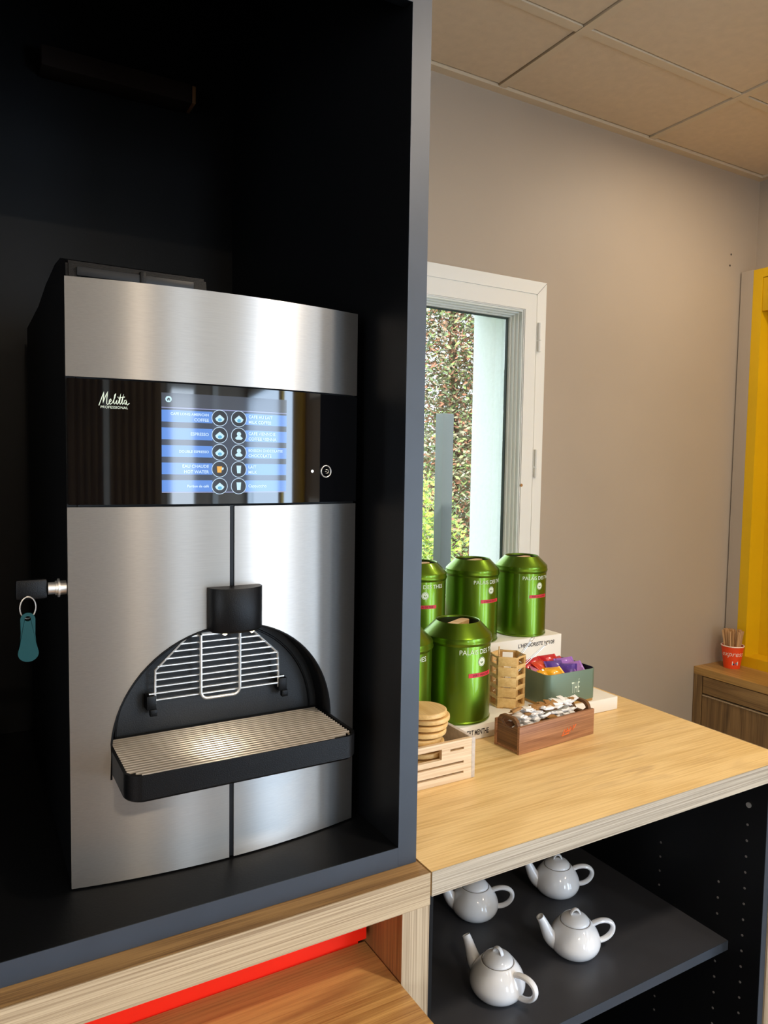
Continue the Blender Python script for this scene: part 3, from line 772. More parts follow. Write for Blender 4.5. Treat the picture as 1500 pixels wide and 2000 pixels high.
# control panel contents ------------------------------------------------
def onf(off):
    return lambda x, z: (x, yf(x, off), z)
def plate(pts, off, th=0.0003):
    bm = bmesh.new()
    # triangulated flat outline draped on the bow
    add_prism(bm, pts, onf(off + th), onf(off)); return bm
def strip(x0, x1, z0, z1, off, n=12):
    return sheet(lin(x0, x1, n), [(k(z0), k(z1))], off, 0.0003)
SX0, SX1, SZ0, SZ1 = 0.2095, 0.3690, 1.4625, 1.5820
screen = obj('screen', strip(SX0, SX1, SZ0, SZ1, 0.0004, 24), m_scr, disp, 'lit touch screen with drink menu')
obj('screen_header', strip(SX0, SX1, 1.5655, SZ1, 0.0006, 24), m_scr_top, disp)
obj('header_line', strip(SX0, SX1, 1.5640, 1.5650, 0.0008, 24), m_scr_line, disp)
obj('header_line', strip(SX0, SX1, SZ0, SZ0 + 0.001, 0.0008, 24), m_scr_line, disp)
obj('home_icon', plate([(0.2175 + 0.0037 * math.cos(a * math.pi / 10), 1.5745 + 0.0037 * math.sin(a * math.pi / 10)) for a in range(20)], 0.0008), m_ico, disp)
obj('home_mark', plate([(0.2160, 1.5725), (0.2172, 1.5725), (0.2172, 1.5740), (0.2182, 1.5740), (0.2182, 1.5725), (0.2192, 1.5725), (0.2192, 1.5748), (0.2176, 1.5764), (0.2158, 1.5748)], 0.0012), m_ico_bg, disp)
rows = [1.5545, 1.5335, 1.5125, 1.4915, 1.4705]
LT = [('CAFE LONG AMERICAN', 'COFFEE'), ('ESPRESSO', ''), ('DOUBLE ESPRESSO', ''), ('EAU CHAUDE', 'HOT WATER'), ('Portion de café', '')]
RT = [('CAFE AU LAIT', 'MILK COFFEE'), ('CAFE VIENNOIS', 'COFFEE VIENNA'), ('BOISSON CHOCOLATEE', 'CHOCOLATE'), ('LAIT', 'MILK'), ('Cappuccino', '')]
def circ(x, z, r, n=20, sx=1.0): return [(x + sx * r * math.cos(2 * math.pi * a / n), z + r * math.sin(2 * math.pi * a / n)) for a in range(n)]
for i, z in enumerate(rows):
    for side in (0, 1):
        xi = 0.2790 if side == 0 else 0.3035
        a, b = (SX0, xi - 0.0088) if side == 0 else (xi + 0.0088, SX1)
        obj('menu_bar', strip(a, b, z - 0.0068, z + 0.0072, 0.0007, 10), m_barblue, disp)
        obj('icon_disc', plate(circ(xi, z, 0.0096), 0.0010), m_ico_bg, disp)
        bm = bmesh.new(); add_ring(bm, circ(xi, z, 0.0101, 28), circ(xi, z, 0.0094, 28), onf(0.0014), onf(0.0011)); obj('icon_ring', bm, m_txt, disp)
        if (side, i) in ((0, 3),):
            obj('drink_icon', plate([(xi - 0.003, z - 0.0042), (xi + 0.002, z - 0.0042), (xi + 0.0028, z + 0.0035), (xi - 0.0036, z + 0.0035)], 0.0015), m_ico_o, disp)
            obj('drink_icon', plate([(xi + 0.0026, z - 0.0015), (xi + 0.0048, z), (xi + 0.0048, z + 0.0022), (xi + 0.0027, z + 0.0022)], 0.0015), m_ico, disp)
        elif side == 1 and i in (3, 4):
            obj('drink_icon', plate([(xi - 0.0022, z - 0.0048), (xi + 0.0022, z - 0.0048), (xi + 0.003, z + 0.0048), (xi - 0.003, z + 0.0048)], 0.0015), m_ico, disp)
        elif side == 1 and i in (1, 2):
            obj('drink_icon', plate(circ(xi, z + 0.0022, 0.0028, 12), 0.0015), m_ico, disp)
            obj('drink_icon', plate([(xi - 0.005, z - 0.003), (xi - 0.003, z - 0.005), (xi + 0.003, z - 0.005), (xi + 0.005, z - 0.003), (xi + 0.0015, z), (xi - 0.0015, z)], 0.0015), m_ico, disp)
        else:
            obj('drink_icon', plate([(xi - 0.0058, z - 0.0008), (xi - 0.0042, z - 0.0036), (xi - 0.0015, z - 0.0048), (xi + 0.0015, z - 0.0048), (xi + 0.0042, z - 0.0036), (xi + 0.0058, z - 0.0008), (xi + 0.003, z + 0.0018), (xi, z + 0.0042), (xi - 0.003, z + 0.0018)], 0.0015), m_ico, disp)
            obj('drink_icon', plate(circ(xi, z - 0.0022, 0.0021, 12, 1.2), 0.0019), m_ico_b, disp)
        t1, t2 = (LT if side == 0 else RT)[i]
        tx, al = (xi - 0.0135, 'RIGHT') if side == 0 else (xi + 0.0125, 'LEFT')
        two = bool(t2)
        for s_, dz in ((t1, 0.0015 if two else -0.0015), (t2, -0.0052)):
            if s_: obj('menu_lettering', text_bm(s_, 0.0052 if len(s_) < 14 else 0.0043, lambda x, y, tx=tx, dz=dz, z=z: (tx + x, yf(tx + x, 0.0013), z + dz + y), al, bold=0.00012), m_txt, disp)
def tens(): pass
# power button and led
obj('power_button', lathe([(0, 0), (0.0052, 0), (0.0055, -0.0015), (0.0045, -0.002), (0, -0.002)], 24), m_gloss, disp, world=False)
pb = disp.children[-1]
def face_mat(x, z, off, o, root):
    n = math.atan2(x - CMX, RM)  # bow tilt
    o.matrix_local = Matrix.Translation(Vector((x, yf(x, off), z)) - root) @ Matrix.Rotation(n, 4, 'Z') @ Matrix.Rotation(math.pi / 2, 4, 'X')
b1 = [c for c in disp.children if c.name.startswith('power_button')][0]
face_mat(0.4300, 1.4900, 0.0, b1, wpos(disp))
bm = bmesh.new(); add_tube(bm, [(0.0078 * math.cos(a * math.pi / 16), 0.0078 * math.sin(a * math.pi / 16), 0.0006) for a in range(32)], 0.0008, 8, True)
b2 = obj('button_ring', bm, m_wire, disp, world=False); face_mat(0.4300, 1.4900, 0.0, b2, wpos(disp))
bm = bmesh.new(); add_tube(bm, [(0.0026 * math.cos(a * math.pi / 10), 0.0026 * math.sin(a * math.pi / 10), 0.0022) for a in range(-7, 8)][0:15], 0.0005, 6); add_tube(bm, [(-0.0028, 0, 0.0022), (-0.0005, 0, 0.0022)], 0.0005, 6)
b3 = obj('button_symbol', bm, m_wire, disp, world=False); face_mat(0.4300, 1.4900, 0.0, b3, wpos(disp))
b4 = obj('status_lamp', lathe([(0, 0.001), (0.0016, 0.0006), (0.0018, 0), (0, 0)], 12), m_ledw, disp, world=False); face_mat(0.4085, 1.4900, 0.0, b4, wpos(disp))
# maker's script lettering, drawn as pen strokes (units: 0..10 wide, 0..4 high)
strokes = [[(0, 0.2), (1.0, 2.6), (1.7, 4.2), (1.5, 2.6), (1.3, 0.9), (2.0, 2.6), (2.9, 4.3), (2.6, 2.4), (2.5, 0.8), (2.9, 0.5), (3.3, 1.0)],
           [(3.3, 1.0), (4.0, 1.7), (3.9, 2.2), (3.4, 1.8), (3.3, 1.0), (3.7, 0.6), (4.4, 1.1)],
           [(4.4, 1.1), (5.2, 2.6), (5.5, 3.8), (5.1, 3.2), (4.8, 1.4), (5.0, 0.7), (5.5, 1.2)],
           [(5.5, 1.2), (5.9, 2.0), (5.7, 1.0), (6.0, 0.7), (6.4, 1.2)], [(6.15, 2.7), (6.3, 2.9)],
           [(6.4, 1.2), (7.2, 3.8), (6.7, 1.2), (6.9, 0.7), (7.3, 1.2)], [(7.3, 1.2), (8.1, 3.7), (7.5, 1.2), (7.7, 0.7), (8.2, 1.3)], [(6.3, 2.5), (8.5, 2.9)],
           [(9.0, 2.0), (8.4, 1.9), (8.2, 1.1), (8.6, 0.7), (9.1, 1.8), (9.0, 0.9), (9.3, 0.6), (10.0, 1.2)]]
bm = bmesh.new()
for st in strokes:
    pts = []
    for a, b in zip(st, st[1:]):
        for t in (0, 0.5): pts.append((a[0] + (b[0] - a[0]) * t, a[1] + (b[1] - a[1]) * t))
    pts.append(st[-1])
    add_tube(bm, [(0.1405 + 0.0033 * p[0], yf(0.1405 + 0.0033 * p[0], 0.0004), 1.5628 + 0.0040 * p[1]) for p in pts], 0.0005, 5)
obj('script_lettering', bm, m_print, disp)
obj('lettering', text_bm('PROFESSIONAL', 0.0042, lambda x, y: (0.1570 + x, yf(0.157 + x, 0.0006), 1.5605 + y), 'CENTER', space=1.05), m_print, disp)
# lock on the left edge
lk = bmesh.new()
add_tube(lk, [(0.1055, 0.926, 1.3505), (0.094, 0.926, 1.3505)], 0.0085, 18); add_tube(lk, [(0.0985, 0.926, 1.3505), (0.0965, 0.926, 1.3505)], 0.0110, 18)
add_tube(lk, [(0.094, 0.926, 1.3505), (0.086, 0.926, 1.3505)], 0.0072, 18)
obj('lock_barrel', lk, m_wire, mc, 'chrome lock barrel')
ky = thing('key_with_tag', 'black key with teal plastic tag hanging in the machine lock', 'key', (0.063, 0.926, 1.28))
kb = bmesh.new(); add_box(kb, 0.052, 0.0855, 0.9225, 0.9295, 1.339, 1.3625, 0.003)
obj('key_head', kb, m_plast, ky)
obj('key_ring', tube([(0.0645 + 0.0085 * math.cos(a * math.pi / 12), 0.9215 + 0.003 * math.cos(a * math.pi / 12), 1.3305 + 0.0125 * math.sin(a * math.pi / 12)) for a in range(24)], 0.0008, 6, True), m_wire, ky)
prof_t = []
for i in range(13): a = math.pi * i / 12; prof_t.append((0.0640 + 0.0078 * math.cos(a), 1.3175 + 0.0078 * math.sin(a)))
prof_t += [(0.0565, 1.300), (0.0555, 1.2885)]
for i in range(15): a = math.pi * 0.93 + math.pi * 1.14 * i / 14; prof_t.append((0.0640 + 0.0108 * math.cos(a), 1.2785 + 0.0098 * math.sin(a)))
prof_t += [(0.0725, 1.2885), (0.0715, 1.300)]
n = len(prof_t)
hole = [(0.0640 + 0.0034 * math.cos(2 * math.pi * i / n), 1.3185 + 0.0030 * math.sin(2 * math.pi * i / n)) for i in range(n)]
bm = bmesh.new(); add_ring(bm, prof_t, hole, lambda x, z: (x, 0.917, z), lambda x, z: (x, 0.9205, z))
obj('tag', bm, m_teal, ky, 'teal plastic tag')

# ------------------------------------------------------------ white stepped display stand
DZ1, DZ2 = 0.990, 1.075
ds = thing('display_board', 'low white display board with black lettering under the front canister and tea tin', 'display board', (0.93, 1.25, 0.9612))
obj('board', box(0.60, 1.269, 1.1315, 1.3755, 0.9612, DZ1, 0.0012), m_card, ds)
obj('lettering', text_bm('THE VERT MENTHE', 0.0150, lambda x, y: (0.9045 + x * 0.60, 1.1312, 0.9705 + y), 'RIGHT', bold=0.0004), m_ink, ds)
dp = thing('display_step', 'taller white display block carrying the back row of canisters', 'display block', (0.96, 1.445, 0.9612))
obj('block', box(0.60, 1.329, 1.376, 1.515, 0.9612, DZ2, 0.0012), m_card, dp)
obj('lettering', text_bm("L'HERBORISTE N°108", 0.0135, lambda x, y: (1.1850 + x * 0.95, 1.3757, 1.0530 + y), 'LEFT', shear=0.2, bold=0.0003), m_ink, dp)

# ------------------------------------------------------------ green tea canisters
def make_can(label, R=0.069, H=0.162, LH=0.036):
    t = thing('tea_canister', label, 'canister', (0, 0, 0), 0, 'green metal tea canisters')
    rd = R / 0.069
    obj('body', lathe([(0, 0), (R - 0.002, 0), (R, 0.002), (R, 0.0045), (R - 0.0012, 0.006), (R - 0.0012, H - 0.004), (R - 0.002, H - 0.001), (0, H - 0.001)], 72), m_green, t)
    a = R + 0.0004; ro = 0.0435 * rd
    ld = obj('lid', lathe([(a - 0.001, H - 0.006), (a, H - 0.004), (a + 0.0012, H - 0.001), (a + 0.0012, H + 0.001), (a, H + 0.0032), (a, H + 0.0095), (a - 0.0022, H + 0.0128),
                      (ro + 0.0030, H + LH - 0.0022), (ro + 0.0012, H + LH), (ro - 0.0006, H + LH - 0.001), (ro - 0.0012, H + LH - 0.004)], 72), m_green, t)
    obj('lid_well', lathe([(ro - 0.0013, H + LH - 0.0035), (ro - 0.003, H + 0.012), (ro - 0.006, H + 0.008), (0, H + 0.007)], 48), m_green_in, ld, flip=False)
    hb = bmesh.new()
    add_prism(hb, rrect(-0.0105 * rd, 0.0105 * rd, -ro + 0.006, ro - 0.006, 0.008, 4), lambda x, y: (x, y, H + LH - 0.0150), lambda x, y: (x, y, H + LH - 0.0045))
    obj('lid_handle', hb, m_lw, ld, 'flat light wood grip inside the lid', world=False)
    return t, R, H
def can_print(t, R, H, th, red_words, top=0.116, full=True):
    """lettering wrapped round the tin; th = angle of print centre"""
    def wrap(zc, off=-0.0006):
        def f(x, y):
            a = th + x / R; r = R + off
            return (r * math.cos(a), r * math.sin(a), zc + y)
        return f
    s = R / 0.069
    o1 = obj('lettering', text_bm('PALAIS DES THES', 0.0135 * s, wrap(top * s + 0.012), 'CENTER', space=1.0), m_print, t, world=False)
    zc = top * s - 0.004
    bm = bmesh.new()
    for k2 in range(3):
        r0, r1 = ((0.0093, 0.0083), (0.0074, 0.0038), (0.0030, 0.0))[k2]
        w = wrap(zc); n = 24
        if k2 < 2:
            A = [bm.verts.new(w(r0 * s * math.cos(2 * math.pi * i / n), r0 * s * math.sin(2 * math.pi * i / n))) for i in range(n)]
            B = [bm.verts.new(w(r1 * s * math.cos(2 * math.pi * i / n), r1 * s * math.sin(2 * math.pi * i / n))) for i in range(n)]
            for i in range(n): bm.faces.new((A[i], A[(i + 1) % n], B[(i + 1) % n], B[i]))
        else:
            for q in ((-0.0028, 0.0028, 0.0004, 0.0030), (-0.0006, 0.0006, -0.0034, 0.0004)):
                bm.faces.new([bm.verts.new(w(*p)) for p in ((q[0], q[2]), (q[1], q[2]), (q[1], q[3]), (q[0], q[3]))])
    obj('emblem', bm, m_print, t, world=False, flip=False)
    # red label
    bm = bmesh.new(); zc2 = top * s - 0.030; w = wrap(zc2, -0.0005); n = 14
    A = [(bm.verts.new(w(x, -0.0042 * s)), bm.verts.new(w(x, 0.0042 * s))) for x in lin(-0.031 * s, 0.031 * s, n)]
    for i in range(n): bm.faces.new((A[i][0], A[i + 1][0], A[i + 1][1], A[i][1]))
    lb = obj('red_label', bm, m_tag_red, t, world=False, flip=False)
    obj('label_lettering', text_bm(red_words, 0.0068 * s, wrap(zc2 - 0.0023 * s, 0.0001), 'CENTER'), m_ink_red, lb, world=False)
CANS = [((0.875, 1.203, DZ1), 1.00, 'green tea canister nearest the front, beside the wooden coasters', 'VERT MENTHE', 0),
        ((1.090, 1.443, DZ2), 0.945, 'green tea canister on the upper step, middle of the back row', "L'HERBORISTE", 0.0),
        ((1.2465, 1.443, DZ2), 0.945, 'green tea canister at the right end of the upper step', 'THE DES LORDS', 0.0),
        ((0.933, 1.443, DZ2), 0.945, 'green tea canister on the upper step, half hidden by the black cabinet', 'FLEUR DE THE', -0.55),
        ((0.731, 1.203, DZ1), 1.00, 'green tea canister mostly hidden behind the black cabinet side, left of the front one', 'THE DU HAMMAM', -0.6)]
for (loc, s, lab, words, dth) in CANS:
    t, R, H = make_can(lab, 0.069 * s, 0.162 * (1.02 if s < 1 else 1.0), 0.036 * s)
    view = math.atan2(-loc[1], -loc[0])           # direction of the room side where people stand
    can_print(t, R, H, view + 0.80 + dth, words, 0.129 if s == 1 else 0.140)
    t.location = loc
    if s < 1: t.rotation_euler = (0, 0, 0)
    for c in t.children_recursive:
        if c.name.startswith('lid_handle'): c.rotation_euler = (0, 0, math.radians(-62 if s == 1 else -70))

# ------------------------------------------------------------ sage green tea tin with sachets
tin = thing('tea_tin', 'sage green metal tea tin with white lettering, right of the bamboo holder', 'tin', (1.135, 1.19, DZ1))
TXa, TXb, TYa, TYb, TZ = 1.062, 1.205, 1.136, 1.245, 1.062
tb = bmesh.new(); o1 = rrect(TXa, TXb, TYa, TYb, 0.014, 6); i1 = rrect(TXa + 0.0018, TXb - 0.0018, TYa + 0.0018, TYb - 0.0018, 0.0125, 6)
n = len(o1)
R1 = [tb.verts.new((p[0], p[1], DZ1 + 0.006)) for p in o1]; R2 = [tb.verts.new((p[0], p[1], TZ)) for p in o1]
R3 = [tb.verts.new((p[0], p[1], TZ)) for p in i1]; R4 = [tb.verts.new((p[0], p[1], DZ1 + 0.008)) for p in i1]
for A, B in ((R1, R2), (R2, R3)):
    for i in range(n): tb.faces.new((A[i], A[(i + 1) % n], B[(i + 1) % n], B[i]))
tb.faces.new(R1[::-1])
obj('body', tb, m_tin, tin, flip=True)
tb = bmesh.new()
R3 = [tb.verts.new((p[0], p[1], TZ - 0.0003)) for p in i1]; R4 = [tb.verts.new((p[0], p[1], DZ1 + 0.008)) for p in i1]
for i in range(n): tb.faces.new((R3[i], R4[i], R4[(i + 1) % n], R3[(i + 1) % n]))
tb.faces.new(R4)
obj('lining', tb, m_tin_in, tin, flip=False)
gb = bmesh.new(); add_prism(gb, rrect(TXa + 0.0008, TXb - 0.0008, TYa + 0.0008, TYb - 0.0008, 0.0135, 6), lambda x, y: (x, y, DZ1 + 0.0002), lambda x, y: (x, y, DZ1 + 0.0058))
obj('base_band', gb, m_gold, tin, 'gold base band')
obj('lettering', text_bm('THÉ', 0.027, lambda x, y: (1.143 + x * 0.44, TYa - 0.0004, 1.0155 + y * 1.28), 'CENTER', space=1.15), m_print, tin)
SC = {'red': (206, 20, 40), 'orange': (226, 72, 40), 'yellow': (244, 176, 12), 'violet': (92, 62, 158), 'lilac': (160, 110, 200), 'pink': (214, 120, 170)}
SM = {c: mat(c + '_foil', v, 0.32, 0.1, bump=0.9, bscale=90, coat=0.4) for c, v in SC.items()}
def sachet_bm(w, h, th):
    bm = bmesh.new(); nx, ny = 8, 6; g = []
    rnd = random.Random(w * 1000 + h)
    for s in (1, -1):
        G = []
        for j in range(ny + 1):
            row = []
            for i in range(nx + 1):
                u, v = i / nx * 2 - 1, j / ny * 2 - 1
                z = s * th * max(0, (1 - u ** 4)) * max(0, (1 - v ** 2)) ** 0.6
                z += s * 0.0006 * math.sin(7 * u + 3 * v) * (1 - abs(u) ** 6) * (1 if abs(v) < 0.95 else 0)
                row.append(bm.verts.new((u * w / 2, v * h / 2, z)))
            G.append(row)
        for j in range(ny):
            for i in range(nx): bm.faces.new((G[j][i], G[j][i + 1], G[j + 1][i + 1], G[j + 1][i]))
    bmesh.ops.remove_doubles(bm, verts=bm.verts[:], dist=1e-5)
    # crimped ends
    for sx in (-1, 1): add_box(bm, sx * w / 2 - (0.004 if sx < 0 else 0.0), sx * w / 2 + (0.004 if sx > 0 else 0.0), -h / 2, h / 2, -0.0004, 0.0004)
    return bm
sach = [('red', 1.088, 1.222, 1.058, 10, 'back left corner'), ('red', 1.108, 1.228, 1.063, 4, 'back, second from the left'), ('red', 1.150, 1.231, 1.066, -6, 'back row, right part'), ('red', 1.178, 1.233, 1.060, 8, 'back right corner'),
        ('orange', 1.118, 1.214, 1.062, 20, 'behind the yellow ones'), ('pink', 1.079, 1.198, 1.054, 60, 'left side beside the holder'),
        ('yellow', 1.083, 1.165, 1.056, 12, 'front left corner'), ('yellow', 1.104, 1.158, 1.060, -4, 'front, topmost of its pile'), ('yellow', 1.112, 1.172, 1.055, 6, 'behind the front one'),
        ('violet', 1.138, 1.192, 1.062, -15, 'middle of the tin'), ('violet', 1.148, 1.172, 1.058, -50, 'middle, standing in front'), ('lilac', 1.168, 1.194, 1.064, -12, 'right of the violet ones'),
        ('lilac', 1.178, 1.178, 1.060, -20, 'right side'), ('lilac', 1.176, 1.160, 1.056, 10, 'front right corner')]
for (c, x, y, z, rz, wh) in sach:
    o = obj('tea_sachet', sachet_bm(0.040, 0.036, 0.0065), SM[c], None)
    tag(o, '%s foil tea sachet in the sage tin, %s' % (c, wh), 'sachet', 'foil tea sachets in the tin')
    o.location = (min(max(x, 1.090), 1.176), min(max(y, 1.158), 1.226), z - 0.005); o.rotation_euler = (math.radians(random.uniform(30, 50)), math.radians(random.uniform(-6, 6)), math.radians(rz))

# ------------------------------------------------------------ hexagonal bamboo holder with clips
hx = thing('bamboo_holder', 'hexagonal bamboo lattice holder beside the front canister', 'holder', (1.011, 1.206, DZ1))
HR, HH, A0 = 0.0385, 0.110, math.radians(30 - 10)
corn = [(HR * math.cos(A0 + math.pi / 3 * i), HR * math.sin(A0 + math.pi / 3 * i)) for i in range(6)]
for i in range(6):
    a = Vector(corn[i] + (0,)); b = Vector(corn[(i + 1) % 6] + (0,)); d = (b - a); Ls = d.length; d.normalize(); nrm = Vector((a.x + b.x, a.y + b.y, 0)).normalized()
    rot = Matrix((d, nrm, Vector((0, 0, 1)))).transposed().to_4x4(); rot.translation = a + Vector((1.011, 1.206, DZ1))
    nz = 5; hz = HH / nz; gp = 0.0026
    if i % 2 == 0:   # lattice sides with square openings
        for j in range(nz + 1):
            bm = bmesh.new(); add_box(bm, 0, Ls, -0.0035, 0, max(0, hz * j - 0.0042), min(HH, hz * j + 0.0042), 0.0006); bmesh.ops.transform(bm, matrix=rot, verts=bm.verts[:])
            obj('cross_slat', bm, m_bamboo, hx)
        for u in (0.0, Ls - 0.008):
            bm = bmesh.new(); add_box(bm, u, u + 0.008, -0.0033, -0.0002, 0, HH); bmesh.ops.transform(bm, matrix=rot, verts=bm.verts[:])
            obj('corner_post', bm, m_bamboo_z, hx)
    else:            # solid sides with short slots
        for j in range(nz):
            bm = bmesh.new(); add_box(bm, 0, Ls, -0.0035, 0, hz * j + gp, hz * (j + 1), 0.0005); bmesh.ops.transform(bm, matrix=rot, verts=bm.verts[:])
            obj('side_board', bm, m_bamboo, hx)
            bm = bmesh.new(); add_box(bm, 0.0, Ls * 0.32, -0.0034, -0.0002, hz * j, hz * j + gp); add_box(bm, Ls * 0.68, Ls, -0.0034, -0.0002, hz * j, hz * j + gp); bmesh.ops.transform(bm, matrix=rot, verts=bm.verts[:])
            obj('spacer', bm, m_bamboo_z, hx)
bm = bmesh.new(); add_prism(bm, corn, lambda x, y: (x * 0.88 + 1.011, y * 0.88 + 1.206, DZ1 + 0.0002), lambda x, y: (x * 0.88 + 1.011, y * 0.88 + 1.206, DZ1 + 0.004)); obj('base', bm, m_bamboo, hx)
def tongs(p0, p1, label):
    p0, p1 = Vector(p0), Vector(p1); d = (p1 - p0).normalized(); s = d.cross(Vector((0, 0, 1))).normalized()
    pts = []; L = (p1 - p0).length
    pts += [p0 + s * 0.003, p0 + d * L * 0.5 + s * 0.0035, p0 + d * (L - 0.006) + s * 0.002]
    c = p1; e = d
    for i in range(9): a = math.radians(-120 + 240 * i / 8); pts.append(c + e * 0.006 * math.cos(a) + s * 0.006 * -math.sin(a) * 1.0)
    pts += [p0 + d * (L - 0.006) - s * 0.002, p0 + d * L * 0.5 - s * 0.0035, p0 - s * 0.003]
    o = obj('wire_tongs', tube(pts, 0.0009, 6), m_wire, None); tag(o, label, 'tongs'); origin_to(o, p0); return o
tongs((1.000, 1.205, DZ1 + 0.060), (1.064, 1.190, 1.1290), 'thin silver wire tongs in the bamboo holder, upper pair with a loop end')
tongs((1.006, 1.195, DZ1 + 0.058), (1.092, 1.175, 1.1200), 'thin silver wire tongs in the bamboo holder, lower pair leaning right over the tin')
ws = obj('wooden_spatula', box(-0.005, 0.005, -0.001, 0.001, 0, 0.125, 0.0009), m_lw, None)
for v in ws.data.vertices:
    if v.co.z > 0.11: v.co.x *= 0.25
ws.location = (0.992, 1.203, DZ1 + 0.006); ws.rotation_euler = (0, math.radians(-5), 0.3)
tag(ws, 'pointed light wooden stick standing in the bamboo holder', 'stick')

# ------------------------------------------------------------ acacia caddy with sugar sticks
CR = math.atan2(0.016, 0.212)
cd = thing('sugar_caddy', 'brown acacia caddy with rounded handles full of sugar sticks', 'caddy', (0.8965, 1.0295, 0.9612), CR)
CL, CW, CH = 0.210, 0.068, 0.052
def loc_obj(name, bm, m_, par, label=None): return obj(name, bm, m_, par, label, world=False)
loc_obj('long_side', box(0, CL, 0, 0.006, 0, CH, 0.0006), m_walnut, cd); loc_obj('long_side', box(0, CL, CW - 0.006, CW, 0, CH, 0.0006), m_walnut, cd)
loc_obj('base', box(0.003, CL - 0.003, 0.006, CW - 0.006, 0, 0.005), m_walnut, cd)
for sx in (0.002, CL - 0.009):
    yy0, yy1, zt_ = 0.0062, CW - 0.0062, CH + 0.0135
    out = [(yy0, 0.0052), (yy1, 0.0052), (yy1, CH)] + [(yy1 - 0.001 - 0.016 + 0.016 * math.cos(math.pi / 2 * i / 6), zt_ - 0.016 + 0.016 * math.sin(math.pi / 2 * i / 6)) for i in range(7)] \
        + [(yy0 + 0.017 - 0.016 * math.sin(math.pi / 2 * i / 6), zt_ - 0.016 + 0.016 * math.cos(math.pi / 2 * i / 6)) for i in range(7)] + [(yy0, CH)]
    n = len(out); cy_, cz_ = (yy0 + yy1) / 2, CH - 0.001
    inn = []
    for (py_, pz_) in out:
        a = math.atan2(pz_ - cz_, py_ - cy_); inn.append((cy_ + 0.0190 * math.cos(a), cz_ + 0.0100 * math.sin(a)))
    bm = bmesh.new(); add_ring(bm, out, inn, lambda y, z: (sx, y, z), lambda y, z: (sx + 0.007, y, z))
    loc_obj('handle_end', bm, m_walnut_d, cd, 'darker rounded end board with finger hole')
bm = bmesh.new()
for st in ([(0.118, 0.016), (0.124, 0.026), (0.127, 0.017), (0.131, 0.027), (0.134, 0.018)], [(0.124, 0.020), (0.138, 0.022)], [(0.138, 0.018), (0.140, 0.028), (0.146, 0.020), (0.149, 0.030)], [(0.115, 0.014), (0.136, 0.016)], [(0.150, 0.024), (0.156, 0.030)]):
    add_tube(bm, [(x, -0.0002, z) for x, z in st], 0.0011, 5)
loc_obj('orange_mark', bm, m_orange, cd, 'orange printed mark')
st0 = {}
for kx, mm in (('w', m_stick_w), ('k', m_stick_k)):
    b = bmesh.new(); add_box(b, -0.0105, 0.0105, -0.0062, 0.0062, -0.0028, 0.0028, 0.0018); add_box(b, -0.0140, -0.0100, -0.0064, 0.0064, -0.0004, 0.0004); add_box(b, 0.0100, 0.0140, -0.0064, 0.0064, -0.0004, 0.0004)
    me_o = obj('sugar_stick', b, mm, None); st0[kx] = me_o
rs = random.Random(11); first = {'w': True, 'k': True}
Mz = Matrix.Translation(cd.location) @ Matrix.Rotation(CR, 4, 'Z')
for i in range(108):
    f = rs.random(); x = 0.028 + (CL - 0.056) * ((i % 18) + 0.5) / 18 + rs.uniform(-0.004, 0.004)
    lay = i // 18
    y = 0.021 + 0.026 * rs.random(); z = 0.018 + 0.0098 * lay + (0.007 if x > 0.09 and lay == 4 else 0) + rs.uniform(0, 0.003)
    kx = 'k' if (lay < 1 or (0.085 < x < 0.12 and rs.random() < 0.7) or rs.random() < 0.15) else 'w'
    o = st0[kx] if first[kx] else st0[kx].copy()
    if not first[kx]: COL.objects.link(o)
    first[kx] = False
    p = Mz @ Vector((x, y, z)); o.location = p
    o.rotation_euler = (rs.uniform(-0.5, 0.5), rs.uniform(-0.45, 0.45), CR + rs.choice([rs.uniform(-0.35, 0.35), rs.uniform(1.1, 2.0) if 0.02 < 1 else 0]))
    if abs(math.sin(o.rotation_euler.z - CR)) > 0.5:
        p = Mz @ Vector((x, 0.034, z)); o.location = p; o.rotation_euler.x *= 0.3
    if kx == 'k': tag(o, 'small kraft brown sugar stick lying in the acacia caddy', 'sugar stick', 'kraft sugar sticks in the caddy')
    else: tag(o, 'small white paper sugar stick lying in the acacia caddy', 'sugar stick', 'white sugar sticks in the caddy')

# ------------------------------------------------------------ pale crate with round coasters
ct = thing('pine_crate', 'pale pine crate with slots at the left of the worktop', 'crate', (0.66, 1.05, 0.9612))
KX0, KX1, KY0, KY1, KZ = 0.560, 0.765, 0.992, 1.120, 1.0325
z0 = 0.9612
